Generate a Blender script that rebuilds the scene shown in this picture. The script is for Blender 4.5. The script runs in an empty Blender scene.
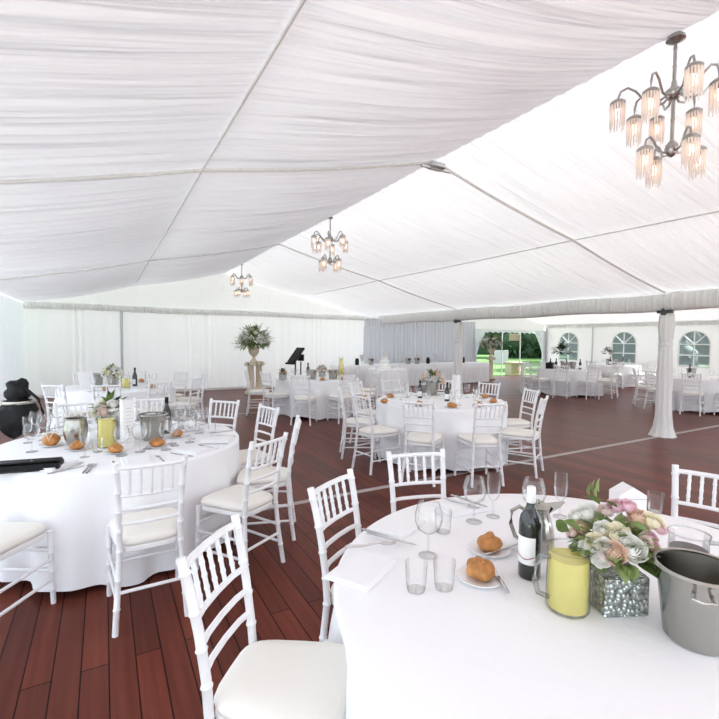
import bpy, math, random
from mathutils import Vector, Matrix
random.seed(7)
PI = math.pi
sc = bpy.context.scene
COL = sc.collection
sin, cos = math.sin, math.cos

# ------------------------------------------------------------------ camera
F, YAW, PIT, ROLL, CH = 447.0, .519, .044, .010, 1.569
def ray(px, py):
    X = px-359.5; Y = py-359.5; c, s = cos(ROLL), sin(ROLL)
    X, Y = c*X+s*Y, -s*X+c*Y
    r = X/F; up = -Y/F
    d, z = cos(PIT)+up*sin(PIT), up*cos(PIT)-sin(PIT)
    return Vector((r*cos(YAW)+d*sin(YAW), -r*sin(YAW)+d*cos(YAW), z))
EYE = Vector((0, 0, CH))
def at(px, py, h=.75):                       # the point of a level plane seen at a pixel
    v = ray(px, py); t = (h-CH)/v.z
    return Vector((v.x*t, v.y*t, h))
cd = bpy.data.cameras.new('camera'); cam = bpy.data.objects.new('camera', cd); COL.objects.link(cam)
cd.sensor_width = 36; cd.lens = F/719*36; cd.clip_start = .02; cd.clip_end = 400
c_, s_ = cos(ROLL), sin(ROLL)
U = Vector((sin(YAW)*sin(PIT), cos(YAW)*sin(PIT), cos(PIT)))
Rt = Vector((cos(YAW), -sin(YAW), 0))
fw = Vector((sin(YAW)*cos(PIT), cos(YAW)*cos(PIT), -sin(PIT)))
ax = Rt*c_ + U*s_; ay = -Rt*s_ + U*c_
cam.matrix_world = Matrix(((ax.x, ay.x, -fw.x, 0), (ax.y, ay.y, -fw.y, 0), (ax.z, ay.z, -fw.z, CH), (0, 0, 0, 1)))
sc.camera = cam

# ------------------------------------------------------------------ materials
def mat(name, col, rough=.6, metal=0, spec=.5, noise=0, nscale=20, bump=0, bscale=60, trans=0, emit=None, estr=0, coat=0, sheen=0):
    m = bpy.data.materials.new(name); m.use_nodes = True
    nt = m.node_tree; b = nt.nodes['Principled BSDF']; L = nt.links
    b.inputs['Base Color'].default_value = (*col, 1)
    b.inputs['Roughness'].default_value = rough; b.inputs['Metallic'].default_value = metal
    b.inputs['Specular IOR Level'].default_value = spec
    b.inputs['Coat Weight'].default_value = coat; b.inputs['Sheen Weight'].default_value = sheen
    tc = nt.nodes.new('ShaderNodeTexCoord')
    if noise:
        n = nt.nodes.new('ShaderNodeTexNoise'); n.inputs['Scale'].default_value = nscale; n.inputs['Detail'].default_value = 4
        L.new(tc.outputs['Object'], n.inputs['Vector'])
        r = nt.nodes.new('ShaderNodeValToRGB')
        r.color_ramp.elements[0].position = .3; r.color_ramp.elements[1].position = .7
        r.color_ramp.elements[0].color = (*[max(0, c*(1-noise)) for c in col], 1)
        r.color_ramp.elements[1].color = (*[min(1, c*(1+noise)) for c in col], 1)
        L.new(n.outputs['Fac'], r.inputs['Fac']); L.new(r.outputs['Color'], b.inputs['Base Color'])
    if bump:
        n = nt.nodes.new('ShaderNodeTexNoise'); n.inputs['Scale'].default_value = bscale
        L.new(tc.outputs['Object'], n.inputs['Vector'])
        bp = nt.nodes.new('ShaderNodeBump'); bp.inputs['Strength'].default_value = bump; bp.inputs['Distance'].default_value = .01
        L.new(n.outputs['Fac'], bp.inputs['Height']); L.new(bp.outputs['Normal'], b.inputs['Normal'])
    if emit:
        b.inputs['Emission Color'].default_value = (*emit, 1); b.inputs['Emission Strength'].default_value = estr
    if trans:
        t = nt.nodes.new('ShaderNodeBsdfTranslucent'); t.inputs['Color'].default_value = (*col, 1)
        mx = nt.nodes.new('ShaderNodeMixShader'); mx.inputs[0].default_value = trans
        out = nt.nodes['Material Output']
        L.new(b.outputs[0], mx.inputs[1]); L.new(t.outputs[0], mx.inputs[2]); L.new(mx.outputs[0], out.inputs[0])
    return m
def lining_mat(name, col, trans, axis='y', scale=14, strength=.5):
    m = mat(name, col, .85, spec=.1, trans=trans)
    nt = m.node_tree; L = nt.links; b = nt.nodes['Principled BSDF']
    tc = nt.nodes.new('ShaderNodeTexCoord'); mp = nt.nodes.new('ShaderNodeMapping')
    mp.inputs['Scale'].default_value = {'y': (.35, scale, .35), 'x': (scale, .3, .3), 'z': (.3, .3, scale)}[axis]
    n = nt.nodes.new('ShaderNodeTexNoise'); n.inputs['Scale'].default_value = 1; n.inputs['Detail'].default_value = 3
    L.new(tc.outputs['Object'], mp.inputs['Vector']); L.new(mp.outputs[0], n.inputs['Vector'])
    bp = nt.nodes.new('ShaderNodeBump'); bp.inputs['Strength'].default_value = strength; bp.inputs['Distance'].default_value = .06
    L.new(n.outputs['Fac'], bp.inputs['Height'])
    L.new(bp.outputs[0], b.inputs['Normal'])
    for nd in nt.nodes:
        if nd.type == 'BSDF_TRANSLUCENT': L.new(bp.outputs[0], nd.inputs['Normal'])
    return m
def thin_glass(name, tint=(1, 1, 1), edge=(.45, .47, .48), refl=1.0, rough=.0, haze=0, hcol=(.5, .56, .6)):
    m = bpy.data.materials.new(name); m.use_nodes = True; nt = m.node_tree; nt.nodes.clear(); L = nt.links
    out = nt.nodes.new('ShaderNodeOutputMaterial'); t = nt.nodes.new('ShaderNodeBsdfTransparent'); g = nt.nodes.new('ShaderNodeBsdfGlossy')
    g.inputs['Roughness'].default_value = rough
    lw = nt.nodes.new('ShaderNodeLayerWeight'); lw.inputs['Blend'].default_value = .3
    r = nt.nodes.new('ShaderNodeValToRGB'); r.color_ramp.elements[0].color = (*tint, 1); r.color_ramp.elements[1].color = (*edge, 1)
    r.color_ramp.elements[0].position = .35; r.color_ramp.elements[1].position = .95
    L.new(lw.outputs['Facing'], r.inputs[0]); L.new(r.outputs[0], t.inputs[0])
    mu = nt.nodes.new('ShaderNodeMath'); mu.operation = 'MULTIPLY_ADD'; mu.inputs[1].default_value = .45*refl; mu.inputs[2].default_value = .05
    L.new(lw.outputs['Fresnel'], mu.inputs[0])
    mx = nt.nodes.new('ShaderNodeMixShader'); L.new(mu.outputs[0], mx.inputs[0]); L.new(t.outputs[0], mx.inputs[1]); L.new(g.outputs[0], mx.inputs[2])
    last = mx
    if haze:
        d = nt.nodes.new('ShaderNodeBsdfDiffuse'); d.inputs[0].default_value = (*hcol, 1); m2 = nt.nodes.new('ShaderNodeMixShader'); m2.inputs[0].default_value = haze
        L.new(mx.outputs[0], m2.inputs[1]); L.new(d.outputs[0], m2.inputs[2]); last = m2
    L.new(last.outputs[0], out.inputs[0]); return m
def floor_mat():
    m = mat('deck_boards', (.1, .04, .03), .28, spec=.05); nt = m.node_tree; L = nt.links; b = nt.nodes['Principled BSDF']
    tc = nt.nodes.new('ShaderNodeTexCoord'); mp = nt.nodes.new('ShaderNodeMapping'); mp.inputs['Rotation'].default_value = (0, 0, PI/2)
    br = nt.nodes.new('ShaderNodeTexBrick'); br.offset = .37
    br.inputs['Scale'].default_value = 1; br.inputs['Brick Width'].default_value = 2.4; br.inputs['Row Height'].default_value = .115
    br.inputs['Mortar Size'].default_value = .0035; br.inputs['Mortar Smooth'].default_value = .2
    br.inputs['Color1'].default_value = (.17, .047, .031, 1); br.inputs['Color2'].default_value = (.105, .034, .025, 1); br.inputs['Mortar'].default_value = (.018, .009, .008, 1)
    L.new(tc.outputs['Object'], mp.inputs[0]); L.new(mp.outputs[0], br.inputs['Vector'])
    n = nt.nodes.new('ShaderNodeTexNoise'); n.inputs['Scale'].default_value = 1; n.inputs['Detail'].default_value = 5
    mp2 = nt.nodes.new('ShaderNodeMapping'); mp2.inputs['Scale'].default_value = (30, 1.5, 1); L.new(tc.outputs['Object'], mp2.inputs[0]); L.new(mp2.outputs[0], n.inputs['Vector'])
    r = nt.nodes.new('ShaderNodeValToRGB'); r.color_ramp.elements[0].color = (.6, .6, .6, 1); r.color_ramp.elements[1].color = (1.35, 1.3, 1.3, 1)
    L.new(n.outputs['Fac'], r.inputs[0])
    mx = nt.nodes.new('ShaderNodeMix'); mx.data_type = 'RGBA'; mx.blend_type = 'MULTIPLY'; mx.inputs[0].default_value = 1
    L.new(br.outputs['Color'], mx.inputs[6]); L.new(r.outputs[0], mx.inputs[7]); L.new(mx.outputs[2], b.inputs['Base Color'])
    bp = nt.nodes.new('ShaderNodeBump'); bp.inputs['Strength'].default_value = .3; bp.inputs['Distance'].default_value = .004; bp.invert = True
    L.new(br.outputs['Fac'], bp.inputs['Height']); L.new(bp.outputs[0], b.inputs['Normal'])
    return m
def grass_mat():
    m = mat('lawn', (.07, .165, .025), .9, noise=.35, nscale=6, bump=.6, bscale=40); return m

M = dict(
 chair=mat('white_lacquered_wood', (.86, .86, .87), .32, noise=.03, nscale=8),
 cushion=mat('cream_cushion_fabric', (.84, .81, .75), .9, bump=.1, bscale=300),
 cloth=mat('white_table_linen', (.90, .90, .91), .88, spec=.2, bump=.15, bscale=25),
 napkin=mat('folded_white_linen', (.88, .88, .89), .85, spec=.2, bump=.12, bscale=90),
 ply=mat('plywood_top', (.4, .28, .17), .6, noise=.2),
 dark=mat('dark_steel', (.05, .05, .055), .4, noise=.1),
 steel=mat('polished_steel', (.44, .43, .40), .2, metal=1, bump=.03, bscale=20),
 satin=mat('brushed_steel', (.42, .40, .36), .26, metal=1, bump=.05, bscale=40),
 chrome=mat('cutlery_steel', (.6, .6, .61), .18, metal=1, noise=.05),
 bounce=mat('pale_bounce_surface', (.68, .67, .65), .9, noise=.08, nscale=3), floor=floor_mat(), lawn=grass_mat(),
 seam=mat('grey_floor_joint', (.42, .37, .35), .6, noise=.08),
 lining=lining_mat('gathered_roof_lining', (.95, .95, .96), .085, 'y', 11, 1.0),
 lining_far=lining_mat('annex_roof_lining', (.94, .94, .95), .10, 'y', 11, .5),
 gable=lining_mat('gable_lining', (.95, .93, .905), .14, 'x', 7, .35),
 wallw=lining_mat('white_side_wall', (.95, .93, .905), .18, 'x', 2.2, .35),
 drape=lining_mat('pleated_shade_toned_drape', (.72, .73, .77), .03, 'x', 9, .6),  # grey in this base colour stands for the drape's weaker backlight
 drape_y=lining_mat('plain_side_lining', (.9, .9, .91), .30, 'y', 9, .4),
 sheer=lining_mat('sheer_door_curtain', (.86, .87, .9), .2, 'x', 9, .5),
 winwall=lining_mat('window_wall_vinyl', (.90, .905, .91), .03, 'y', 1.5, .2),
 valance=lining_mat('gathered_valance', (.95, .945, .93), .2, 'y', 40, .9),
 valance_x=lining_mat('gathered_gable_valance', (.90, .895, .88), .36, 'x', 40, .9),
 sleeve=lining_mat('post_drape_fabric', (.88, .87, .85), .1, 'x', 22, .5),
 piping=mat('rafter_tape', (.70, .685, .66), .8, noise=.06),
 metal=mat('aluminium_post', (.55, .55, .56), .4, metal=.8, noise=.05),
 glass=thin_glass('clear_glass'), winpane=thin_glass('clear_vinyl_window', (.85, .92, .97), (.6, .66, .7), .45, .05, .5, (.44, .52, .57)), thick=thin_glass('thick_glass', (.80, .82, .83), (.30, .32, .33), 1.4),
 juice=mat('cloudy_lemon_drink', (.88, .81, .30), .2, noise=.04, trans=.3),
 bottle=mat('black_wine_bottle', (.012, .016, .014), .08, noise=.1, coat=.5),
 label=mat('white_paper_label', (.85, .84, .84), .6, noise=.03),
 mark=mat('plum_label_stripe', (.35, .12, .2), .6, noise=.1),
 ink=mat('pale_grey_ink', (.55, .55, .57), .7, noise=.05),
 foil=mat('white_foil_cap', (.85, .85, .85), .35, noise=.03),
 crust=mat('golden_bread_crust', (.50, .215, .06), .5, noise=.42, nscale=28, bump=.25, bscale=60),
 china=mat('white_china', (.87, .87, .87), .12, noise=.02),
 black=mat('black_leatherette', (.008, .008, .009), .5, spec=.25, noise=.2, bump=.2, bscale=150),
 gold=mat('gold_mark', (.6, .45, .15), .35, metal=.8, noise=.1),
 ribbon=mat('cream_ribbon', (.82, .74, .64), .6, noise=.05),
 rwhite=mat('white_petals', (.93, .92, .88), .7, noise=.06, nscale=30, trans=.2),
 rcream=mat('cream_petals', (.93, .88, .70), .7, noise=.06, nscale=30, trans=.2),
 rpeach=mat('peach_petals', (.88, .68, .54), .7, noise=.1, nscale=30, trans=.2),
 rpink=mat('pink_petals', (.90, .66, .72), .7, noise=.1, nscale=30, trans=.2),
 rblush=mat('blush_petals', (.92, .79, .74), .7, noise=.08, nscale=30, trans=.2),
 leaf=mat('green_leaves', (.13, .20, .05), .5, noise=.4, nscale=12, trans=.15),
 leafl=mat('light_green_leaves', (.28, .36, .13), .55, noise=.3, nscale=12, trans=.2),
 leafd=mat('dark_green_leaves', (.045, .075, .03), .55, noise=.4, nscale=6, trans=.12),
 hedge=mat('tree_leaves', (.04, .085, .033), .7, noise=.5, nscale=1.5, trans=.15),
 bark=mat('tree_bark', (.10, .07, .05), .9, noise=.3),
 mosaic=None,
 stone=mat('cream_painted_stone', (.74, .66, .50), .7, noise=.10, nscale=14, bump=.2, bscale=30),
 clay=mat('brown_weathered_stone', (.42, .30, .20), .8, noise=.2, nscale=14),
 bead=mat('frosted_crystal_beads', (.93, .89, .87), .25, noise=.03, trans=.45),
 bulb=mat('lit_bulb', (1, .8, .6), .5, noise=.01, emit=(1, .72, .50), estr=4),
 nickel=mat('aged_nickel', (.42, .41, .40), .3, metal=1, noise=.15),
 cola=mat('dark_cola', (.03, .012, .015), .12, noise=.2),
 cake=mat('white_icing', (.88, .87, .85), .6, noise=.02),
 board=mat('cream_painted_board', (.40, .34, .22), .7, noise=.12),
 gsign=mat('toned_down_white_board', (.42, .42, .41), .7, noise=.05),  # copy of the sign white, darkened so the strong sun does not overexpose it
 sign=mat('white_sign_board', (.80, .80, .78), .6, noise=.03),
)
def mosaic():
    m = mat('silver_mosaic_glass', (.62, .65, .63), .22, metal=.85); nt = m.node_tree; L = nt.links; b = nt.nodes['Principled BSDF']
    tc = nt.nodes.new('ShaderNodeTexCoord'); v = nt.nodes.new('ShaderNodeTexVoronoi'); v.inputs['Scale'].default_value = 70
    L.new(tc.outputs['Object'], v.inputs['Vector'])
    r = nt.nodes.new('ShaderNodeValToRGB'); r.color_ramp.elements[0].color = (.86, .90, .87, 1); r.color_ramp.elements[1].color = (.30, .33, .31, 1); r.color_ramp.elements[1].position = .75
    L.new(v.outputs['Distance'], r.inputs[0]); L.new(r.outputs[0], b.inputs['Base Color'])
    bp = nt.nodes.new('ShaderNodeBump'); bp.inputs['Distance'].default_value = .01; bp.inputs['Strength'].default_value = .8; bp.invert = True
    L.new(v.outputs['Distance'], bp.inputs['Height']); L.new(bp.outputs[0], b.inputs['Normal'])
    return m
M['mosaic'] = mosaic()

# ------------------------------------------------------------------ mesh helpers
class MB:
    def __init__(s): s.v = []; s.f = []
    def add(s, v, f):
        o = len(s.v); s.v += [tuple(p) for p in v]; s.f += [tuple(i+o for i in q) for q in f]; return s
    def tube(s, path, r, n=8, cap=True):
        path = [Vector(p) for p in path]; k = len(path)
        if not isinstance(r, (list, tuple)): r = [r]*k
        V = []; Fc = []; ref = None
        for i, p in enumerate(path):
            t = (path[min(i+1, k-1)]-path[max(i-1, 0)]).normalized()
            if ref is None: ref = Vector((0, 0, 1)) if abs(t.z) < .9 else Vector((1, 0, 0))
            a = t.cross(ref).normalized(); b = t.cross(a).normalized(); ref = -b if False else ref
            for j in range(n):
                w = 2*PI*j/n; V.append(p+(a*cos(w)+b*sin(w))*r[i])
        for i in range(k-1):
            for j in range(n):
                Fc.append((i*n+j, i*n+(j+1) % n, (i+1)*n+(j+1) % n, (i+1)*n+j))
        if cap: Fc.append(tuple(range(n))); Fc.append(tuple((k-1)*n+j for j in reversed(range(n))))
        return s.add(V, Fc)
    def lathe(s, prof, n=24, c=(0, 0, 0), closed=False, wave=None):
        V = []; Fc = []; k = len(prof)
        for i, (r, z) in enumerate(prof):
            for j in range(n):
                w = 2*PI*j/n; rr = r*(1+(wave(w, z) if wave else 0)); V.append((c[0]+rr*cos(w), c[1]+rr*sin(w), c[2]+z))
        for i in range(k-1):
            for j in range(n): Fc.append((i*n+j, i*n+(j+1) % n, (i+1)*n+(j+1) % n, (i+1)*n+j))
        if prof[0][0] > 1e-5 and closed: Fc.append(tuple(reversed(range(n))))
        if prof[-1][0] > 1e-5 and closed: Fc.append(tuple((k-1)*n+j for j in range(n)))
        return s.add(V, Fc)
    def box(s, a, b, bev=0):
        (x0, y0, z0), (x1, y1, z1) = a, b
        if not bev:
            return s.add([(x0, y0, z0), (x1, y0, z0), (x1, y1, z0), (x0, y1, z0), (x0, y0, z1), (x1, y0, z1), (x1, y1, z1), (x0, y1, z1)],
                [(0, 3, 2, 1), (4, 5, 6, 7), (0, 1, 5, 4), (1, 2, 6, 5), (2, 3, 7, 6), (3, 0, 4, 7)])
        V = []; e = bev
        for z, i in ((z0, e), (z0+e, 0), (z1-e, 0), (z1, e)):
            X0, X1, Y0, Y1 = x0+i, x1-i, y0+i, y1-i; g = e
            V += [(X0+g, Y0, z), (X1-g, Y0, z), (X1, Y0+g, z), (X1, Y1-g, z), (X1-g, Y1, z), (X0+g, Y1, z), (X0, Y1-g, z), (X0, Y0+g, z)]
        Fc = [tuple(reversed(range(8))), tuple(range(24, 32))]
        for k in range(3):
            for j in range(8): Fc.append((k*8+j, k*8+(j+1) % 8, k*8+8+(j+1) % 8, k*8+8+j))
        return s.add(V, Fc)
    def grid(s, fn, nu, nv):
        V = [fn(i/nu, j/nv) for j in range(nv+1) for i in range(nu+1)]; w = nu+1
        return s.add(V, [(j*w+i, j*w+i+1, (j+1)*w+i+1, (j+1)*w+i) for j in range(nv) for i in range(nu)])
    def ball(s, c, r, n=12, m=8, fn=None):
        V = []; 
        for i in range(m+1):
            a = PI*i/m
            for j in range(n):
                w = 2*PI*j/n; d = Vector((sin(a)*cos(w), sin(a)*sin(w), cos(a))); q = 1 if not fn else fn(d)
                V.append((c[0]+d.x*r[0]*q, c[1]+d.y*r[1]*q, c[2]+d.z*r[2]*q))
        return s.add(V, [(i*n+j, (i+1)*n+j, (i+1)*n+(j+1) % n, i*n+(j+1) % n) for i in range(m) for j in range(n)])
    def xf(s, mtx): s.v = [tuple(mtx @ Vector(p)) for p in s.v]; return s
    def mesh(s, name, m, smooth=True, ang=.75):
        me = bpy.data.meshes.new(name); me.from_pydata(s.v, [], s.f); me.validate(); me.materials.append(m)
        if smooth: me.shade_smooth(); me.set_sharp_from_angle(angle=ang)
        return me
def link(o, parent=None):
    COL.objects.link(o)
    if parent: o.parent = parent
    return o
def part(name, mb, m, parent, label=None, smooth=True, loc=None, rot=None, ang=.75):
    me = mb if isinstance(mb, bpy.types.Mesh) else mb.mesh(name, m, smooth, ang)
    o = link(bpy.data.objects.new(name, me), parent)
    if loc is not None: o.location = loc
    if rot is not None: o.rotation_euler = rot
    if label: o['label'] = label
    return o
def tag(o, label, cat, group=None):
    o['label'] = label; o['category'] = cat
    if group: o['group'] = group
    return o
def thing(name, label, cat, loc=(0, 0, 0), rz=0, group=None):
    o = link(bpy.data.objects.new(name, None)); o.empty_display_size = .05
    o.location = loc; o.rotation_euler = (0, 0, rz); return tag(o, label, cat, group)
def single(name, mb, m, label, cat, loc=(0, 0, 0), rz=0, group=None, smooth=True, ang=.75):
    o = part(name, mb, m, None, None, smooth, loc, (0, 0, rz), ang); return tag(o, label, cat, group)
def struct(name, mb, m, parent=None, smooth=True, ang=.75):
    o = part(name, mb, m, parent, None, smooth, ang=ang)
    if not parent: o['kind'] = 'structure'
    return o
def ctree(o, parent=None):
    c = o.copy(); COL.objects.link(c)
    if parent: c.parent = parent
    for ch in list(o.children): ctree(ch, c)
    return c
PROTO = {}
def put(key, make, loc, rz, label, cat, group):
    """first call builds the thing, later calls copy it with its parts"""
    if key not in PROTO: o = make(); PROTO[key] = o
    else: o = ctree(PROTO[key])
    o.location = loc; o.rotation_euler = (0, 0, rz)
    return tag(o, label, cat, group)
def raw(name):
    o = link(bpy.data.objects.new(name, None)); o.empty_display_size = .05; return o
R = math.radians

# ------------------------------------------------------------------ the setting
Y0, YG = -3.4, 14.02            # open near end, gable end
XL, XR, XP = -1.75, 8.17, 3.21  # left eave, valley between the tents, ridge
X2, XP2 = 18.15, 13.16
ZE, ZP, ZR = 2.42, 2.99, 3.56
b = MB().box((XL-.3, Y0-1.5, -.12), (X2+.3, YG+.3, 0)); struct('floor', b, M['floor'], smooth=False)
b = MB().grid(lambda u, v: (-60+140*u, -40+140*v, -.12), 4, 4); struct('lawn', b, M['lawn'], smooth=False)
for i, y in enumerate((3.95, 9.29)):
    b = MB().box((XL, y-.035, .0), (X2, y+.035, .004)); struct('trim_%d' % (i+1), b, M['seam'], smooth=False)

RAFT = [-1.09, 3.96, 9.01, YG]
def sag(y):
    for a, c in zip([-6.1]+RAFT, RAFT):
        if a <= y <= c: return sin(PI*(y-a)/(c-a))
    return 0
def slope(xa, xb, za, zb, y0, y1, amp=.05, rip=.012):
    def fn(u, v):
        x = xa+(xb-xa)*u; y = y0+(y1-y0)*v; z = za+(zb-za)*u
        w = abs(sin(2*PI*u))                       # tight at ridge, purlin and eave
        z -= amp*w*.6 + amp*sag(y)*(.25+.75*w)
        z += rip*(.35+.65*w)*(sin(y*34)+.6*sin(y*57+2*x)+.4*sin(y*91))
        return (x, y, z)
    return fn
b = MB(); b.grid(slope(XL, XP, ZE, ZR, Y0+.2, YG+.07), 24, 520); b.grid(slope(XR+.03, XP, ZE, ZR, Y0+.2, YG+.07), 24, 520)
struct('ceiling', b, M['lining'], ang=3)
b = MB(); b.grid(slope(XR-.03, XP2, ZE, ZR, Y0+.2, YG+.07), 20, 420); b.grid(slope(X2+.06, XP2, ZE-.1, ZR, Y0+.2, YG+.07), 20, 420)
struct('ceiling_annex', b, M['lining_far'], ang=3)
# seams: cords along rafters, purlins and ridge
def cord(name, pts, r=.022, m='piping'):
    struct(name, MB().tube(pts, r, 6), M[m])
b = MB().box((-14, -16, -.118), (X2+2, Y0-1.6, -.1)); b.box((-14, -16, -.118), (XL-.4, 12, -.1)); b.box((-.5, YG+.5, -.118), (10.5, 30, -.1)); struct('bounce_slabs', b, M['bounce'], smooth=False)  # unseen pale slabs, added to bounce daylight into the tent and cover green lawn
n = 3
for y in RAFT[:-1]:
    for (xe, xp) in ((XL, XP), (XR-.1, XP), (X2, XP2), (XR+.1, XP2)):
        pts = [(xe+(xp-xe)*t/12, y, ZE+(ZR-ZE)*t/12-.02-.03*abs(sin(2*PI*t/12))-.0) for t in range(13)]
        cord('trim_%d' % n, pts, .015); n += 1
for x, z in ((.73, ZP), (5.64, ZP), (15.65, ZP)):
    pts = [(x, Y0+.2+(YG-Y0-1.5)*t/90, z-.02-.0125*sag(Y0+.2+(YG-Y0-1.5)*t/90)) for t in range(91)]
    cord('trim_%d' % n, pts, .009); n += 1
# gable end of the main tent
def ztop(x): return ZR-(ZR-ZE)*abs(x-XP)/(XR-XP)
b = MB().grid(lambda u, v: (XL+(XR-XL)*u, YG+.03+.012*sin(60*u)*sin(7*u), 2.30+v*(ztop(XL+(XR-XL)*u)+.08-2.30)), 120, 3)
struct('wall_gable_lining', b, M['gable'], ang=3)
def curtain(x):
    s = .010*sin(x*9)+.006*sin(x*23)
    for c, w in ((2.75, .16), (2.2, .1), (-.6, .1), (6.4, .12)):
        s += .07*math.exp(-((x-c)/w)**2)*sin((x-c)*38+1)
    return s
b = MB().grid(lambda u, v: (XL+(XR-XL)*u, YG+.0+curtain(XL+(XR-XL)*u)*(1-.4*v), .0+v*2.36), 420, 4)
struct('wall_back', b, M['wallw'], ang=3)
b = MB().grid(lambda u, v: (XL+(XR-XL)*u, YG-.07+.012*sin(u*900)*(1-v*.6)-.03*sin(PI*v), 2.27+v*.17+.012*sin(u*13)), 900, 4)
struct('trim_%d' % n, b, M['valance_x'], ang=3); n += 1
b = MB().box((XL, YG-.10, 0), (XR, YG-.06, .07)); struct('baseboard_back', b, M['wallw'], smooth=False)
struct('wall_left', MB().grid(lambda u, v: (XL+.015*sin(u*70), 9.01+(YG-9.01)*u, v*2.45), 400, 3), M['drape_y'], ang=3)
# pale drape between corner and opening of the annex gable, and gable above
OX0, OX1 = 13.62, 17.92
def pleat(x, k=1): return .022*k*(sin(x*42)+.5*sin(x*71+1))
b = MB().grid(lambda u, v: (XR+(OX0-XR)*u, YG-.02+pleat(XR+(OX0-XR)*u, 1-.3*v), v*2.36), 420, 4); struct('wall_annex_drape', b, M['drape'], ang=3)
b = MB().grid(lambda u, v: (XR+(X2-XR)*u, YG+.03, 2.06+v*(max(2.07, ZR-(ZR-ZE)*abs(XR+(X2-XR)*u-XP2)/(X2-XP2))+.08-2.06)), 100, 3); struct('wall_annex_gable', b, M['gable'], ang=3)
b = MB().grid(lambda u, v: (OX1+(X2-OX1)*u, YG+.0, v*2.1), 3, 3); struct('wall_annex_corner', b, M['winwall'])
# tied-back door curtains and scalloped awning edge
def tied(x0, x1, side):
    def fn(u, v):
        z = 2.08*v; w = .22+.78*max(0, (v-.45)/.55)**1.4 if v > .45 else .22+.12*(.45-v)
        x = (x0+(x1-x0)*u*w); return (x, YG-.04+.03*sin(u*30), z)
    return MB().grid(fn, 40, 24)
tag(part('door_curtain', tied(OX0-.1, OX0+.62, 1), M['sheer'], None), 'white curtain tied back at left edge of the garden opening', 'curtain', 'tied-back curtains of the garden opening')
tag(part('door_curtain', tied(OX1+.15, OX1-.75, -1), M['sheer'], None), 'white curtain tied back at right edge of the garden opening', 'curtain', 'tied-back curtains of the garden opening')
b = MB().grid(lambda u, v: (OX0-.3+(OX1-OX0+.5)*u, YG+.35-.3*v, 1.93+.16*v+.05*abs(sin(u*PI*14))*(1-v)), 140, 3)
struct('trim_60', b, M['sheer'])

# window wall of the annex: three arched windows, built with real openings
WIN = [(12.82, .96), (10.35, .96), (7.88, .98)]
ZS, ZB = 1.52, .74          # springing and sill
b = MB()
def quad(y0, z0, y1, z1): b.add([(X2, y0, z0), (X2, y1, z0), (X2, y1, z1), (X2, y0, z1)], [(0, 1, 2, 3)])
prev = YG
for yc, w in WIN:
    hi, lo = yc+w/2, yc-w/2
    quad(prev, 0, hi, 2.36); quad(hi, 0, lo, ZB); prev = lo
    K = 16; pts = [(yc+w/2*cos(PI*k/K), ZS+w/2*.98*sin(PI*k/K)) for k in range(K+1)]
    for k in range(K):
        (ya, za), (yb, zb) = pts[k], pts[k+1]
        b.add([(X2, ya, za), (X2, yb, zb), (X2, yb, 2.36), (X2, ya, 2.36)], [(0, 1, 2, 3)])
quad(prev, 0, 3.4, 2.36)
struct('wall_right', b, M['winwall'], smooth=False)
for i, (yc, w) in enumerate(WIN):
    x = X2-.012; h = w/2
    fr = MB()
    arch = [(x, yc+h*cos(PI*k/18), ZS+h*.98*sin(PI*k/18)) for k in range(19)]
    fr.tube([(x, yc+h, ZB)]+arch+[(x, yc-h, ZB), (x, yc+h, ZB)], .024, 6)
    root = struct('window_%d' % (i+1), fr, M['sign'])
    p = MB(); p.add([(X2+.004, yc+h*cos(PI*k/18), ZS+h*.98*sin(PI*k/18)) for k in range(19)]+[(X2+.004, yc-h, ZB), (X2+.004, yc+h, ZB)], [tuple(range(21))])
    part('pane', p, M['winpane'], root, smooth=False)
    bars = [((yc-h, ZS), (yc+h, ZS)), ((yc-h, (ZS+ZB)/2), (yc+h, (ZS+ZB)/2)), ((yc, ZB), (yc, ZS+h*.97))]
    for a in (45, 135): bars.append(((yc, ZS), (yc+h*cos(R(a)), ZS+h*.97*sin(R(a)))))
    for (ya, za), (yb, zb) in bars:
        part('glazing_bar', MB().tube([(x, ya, za), (x, yb, zb)], .02, 6), M['sign'], root)
b = MB().grid(lambda u, v: (X2-.1+.012*sin(u*700), YG+(Y0+.2-YG)*u, 2.2+.24*v), 700, 2); struct('trim_%d' % n, b, M['valance'], ang=3); n += 1
# valley beam: a gathered valance wrapped round the gutter between the two tents
def beam(u, v):
    y = Y0+.2+(YG-Y0-1.5)*u; w = .010*sin(y*70)+.006*sin(y*113)
    prof = [(-.13, 2.38), (-.16, 2.30), (-.15, 2.20), (-.12, 2.12), (0, 2.10), (.12, 2.12), (.15, 2.2), (.16, 2.3), (.13, 2.38)]
    k = min(7, int(v*8)); t = v*8-k
    (a, za), (c, zc) = prof[k], prof[k+1]
    return (XR+a+(c-a)*t+w*(1 if v < .5 else -1), y, za+(zc-za)*t+.012*sin(y*2.5))
struct('trim_%d' % n, MB().grid(beam, 900, 16), M['valance'], ang=3); n += 1
# slim wall posts
for (x, y, r, h) in ((.42, YG-.09, .035, 2.3), (X2-.06, 9.0, .035, 2.3), (X2-.06, 11.65, .028, 2.3), (X2-.06, YG-.1, .045, 2.2)):
    struct('trim_%d' % n, MB().tube([(x, y, 0), (x, y, h)], r, 10), M['metal']); n += 1
# ridge bracket
b = MB().box((XP-.10, 3.96-.06, ZR-.10), (XP+.10, 3.96+.06, ZR-.03), .015); b.tube([(XP-.2, 3.96, ZR-.09), (XP+.2, 3.96, ZR-.09)], .02)
tag(part('ridge_bracket', b, M['metal'], None), 'small metal bracket where the roof seams meet at the ridge', 'bracket')

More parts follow.
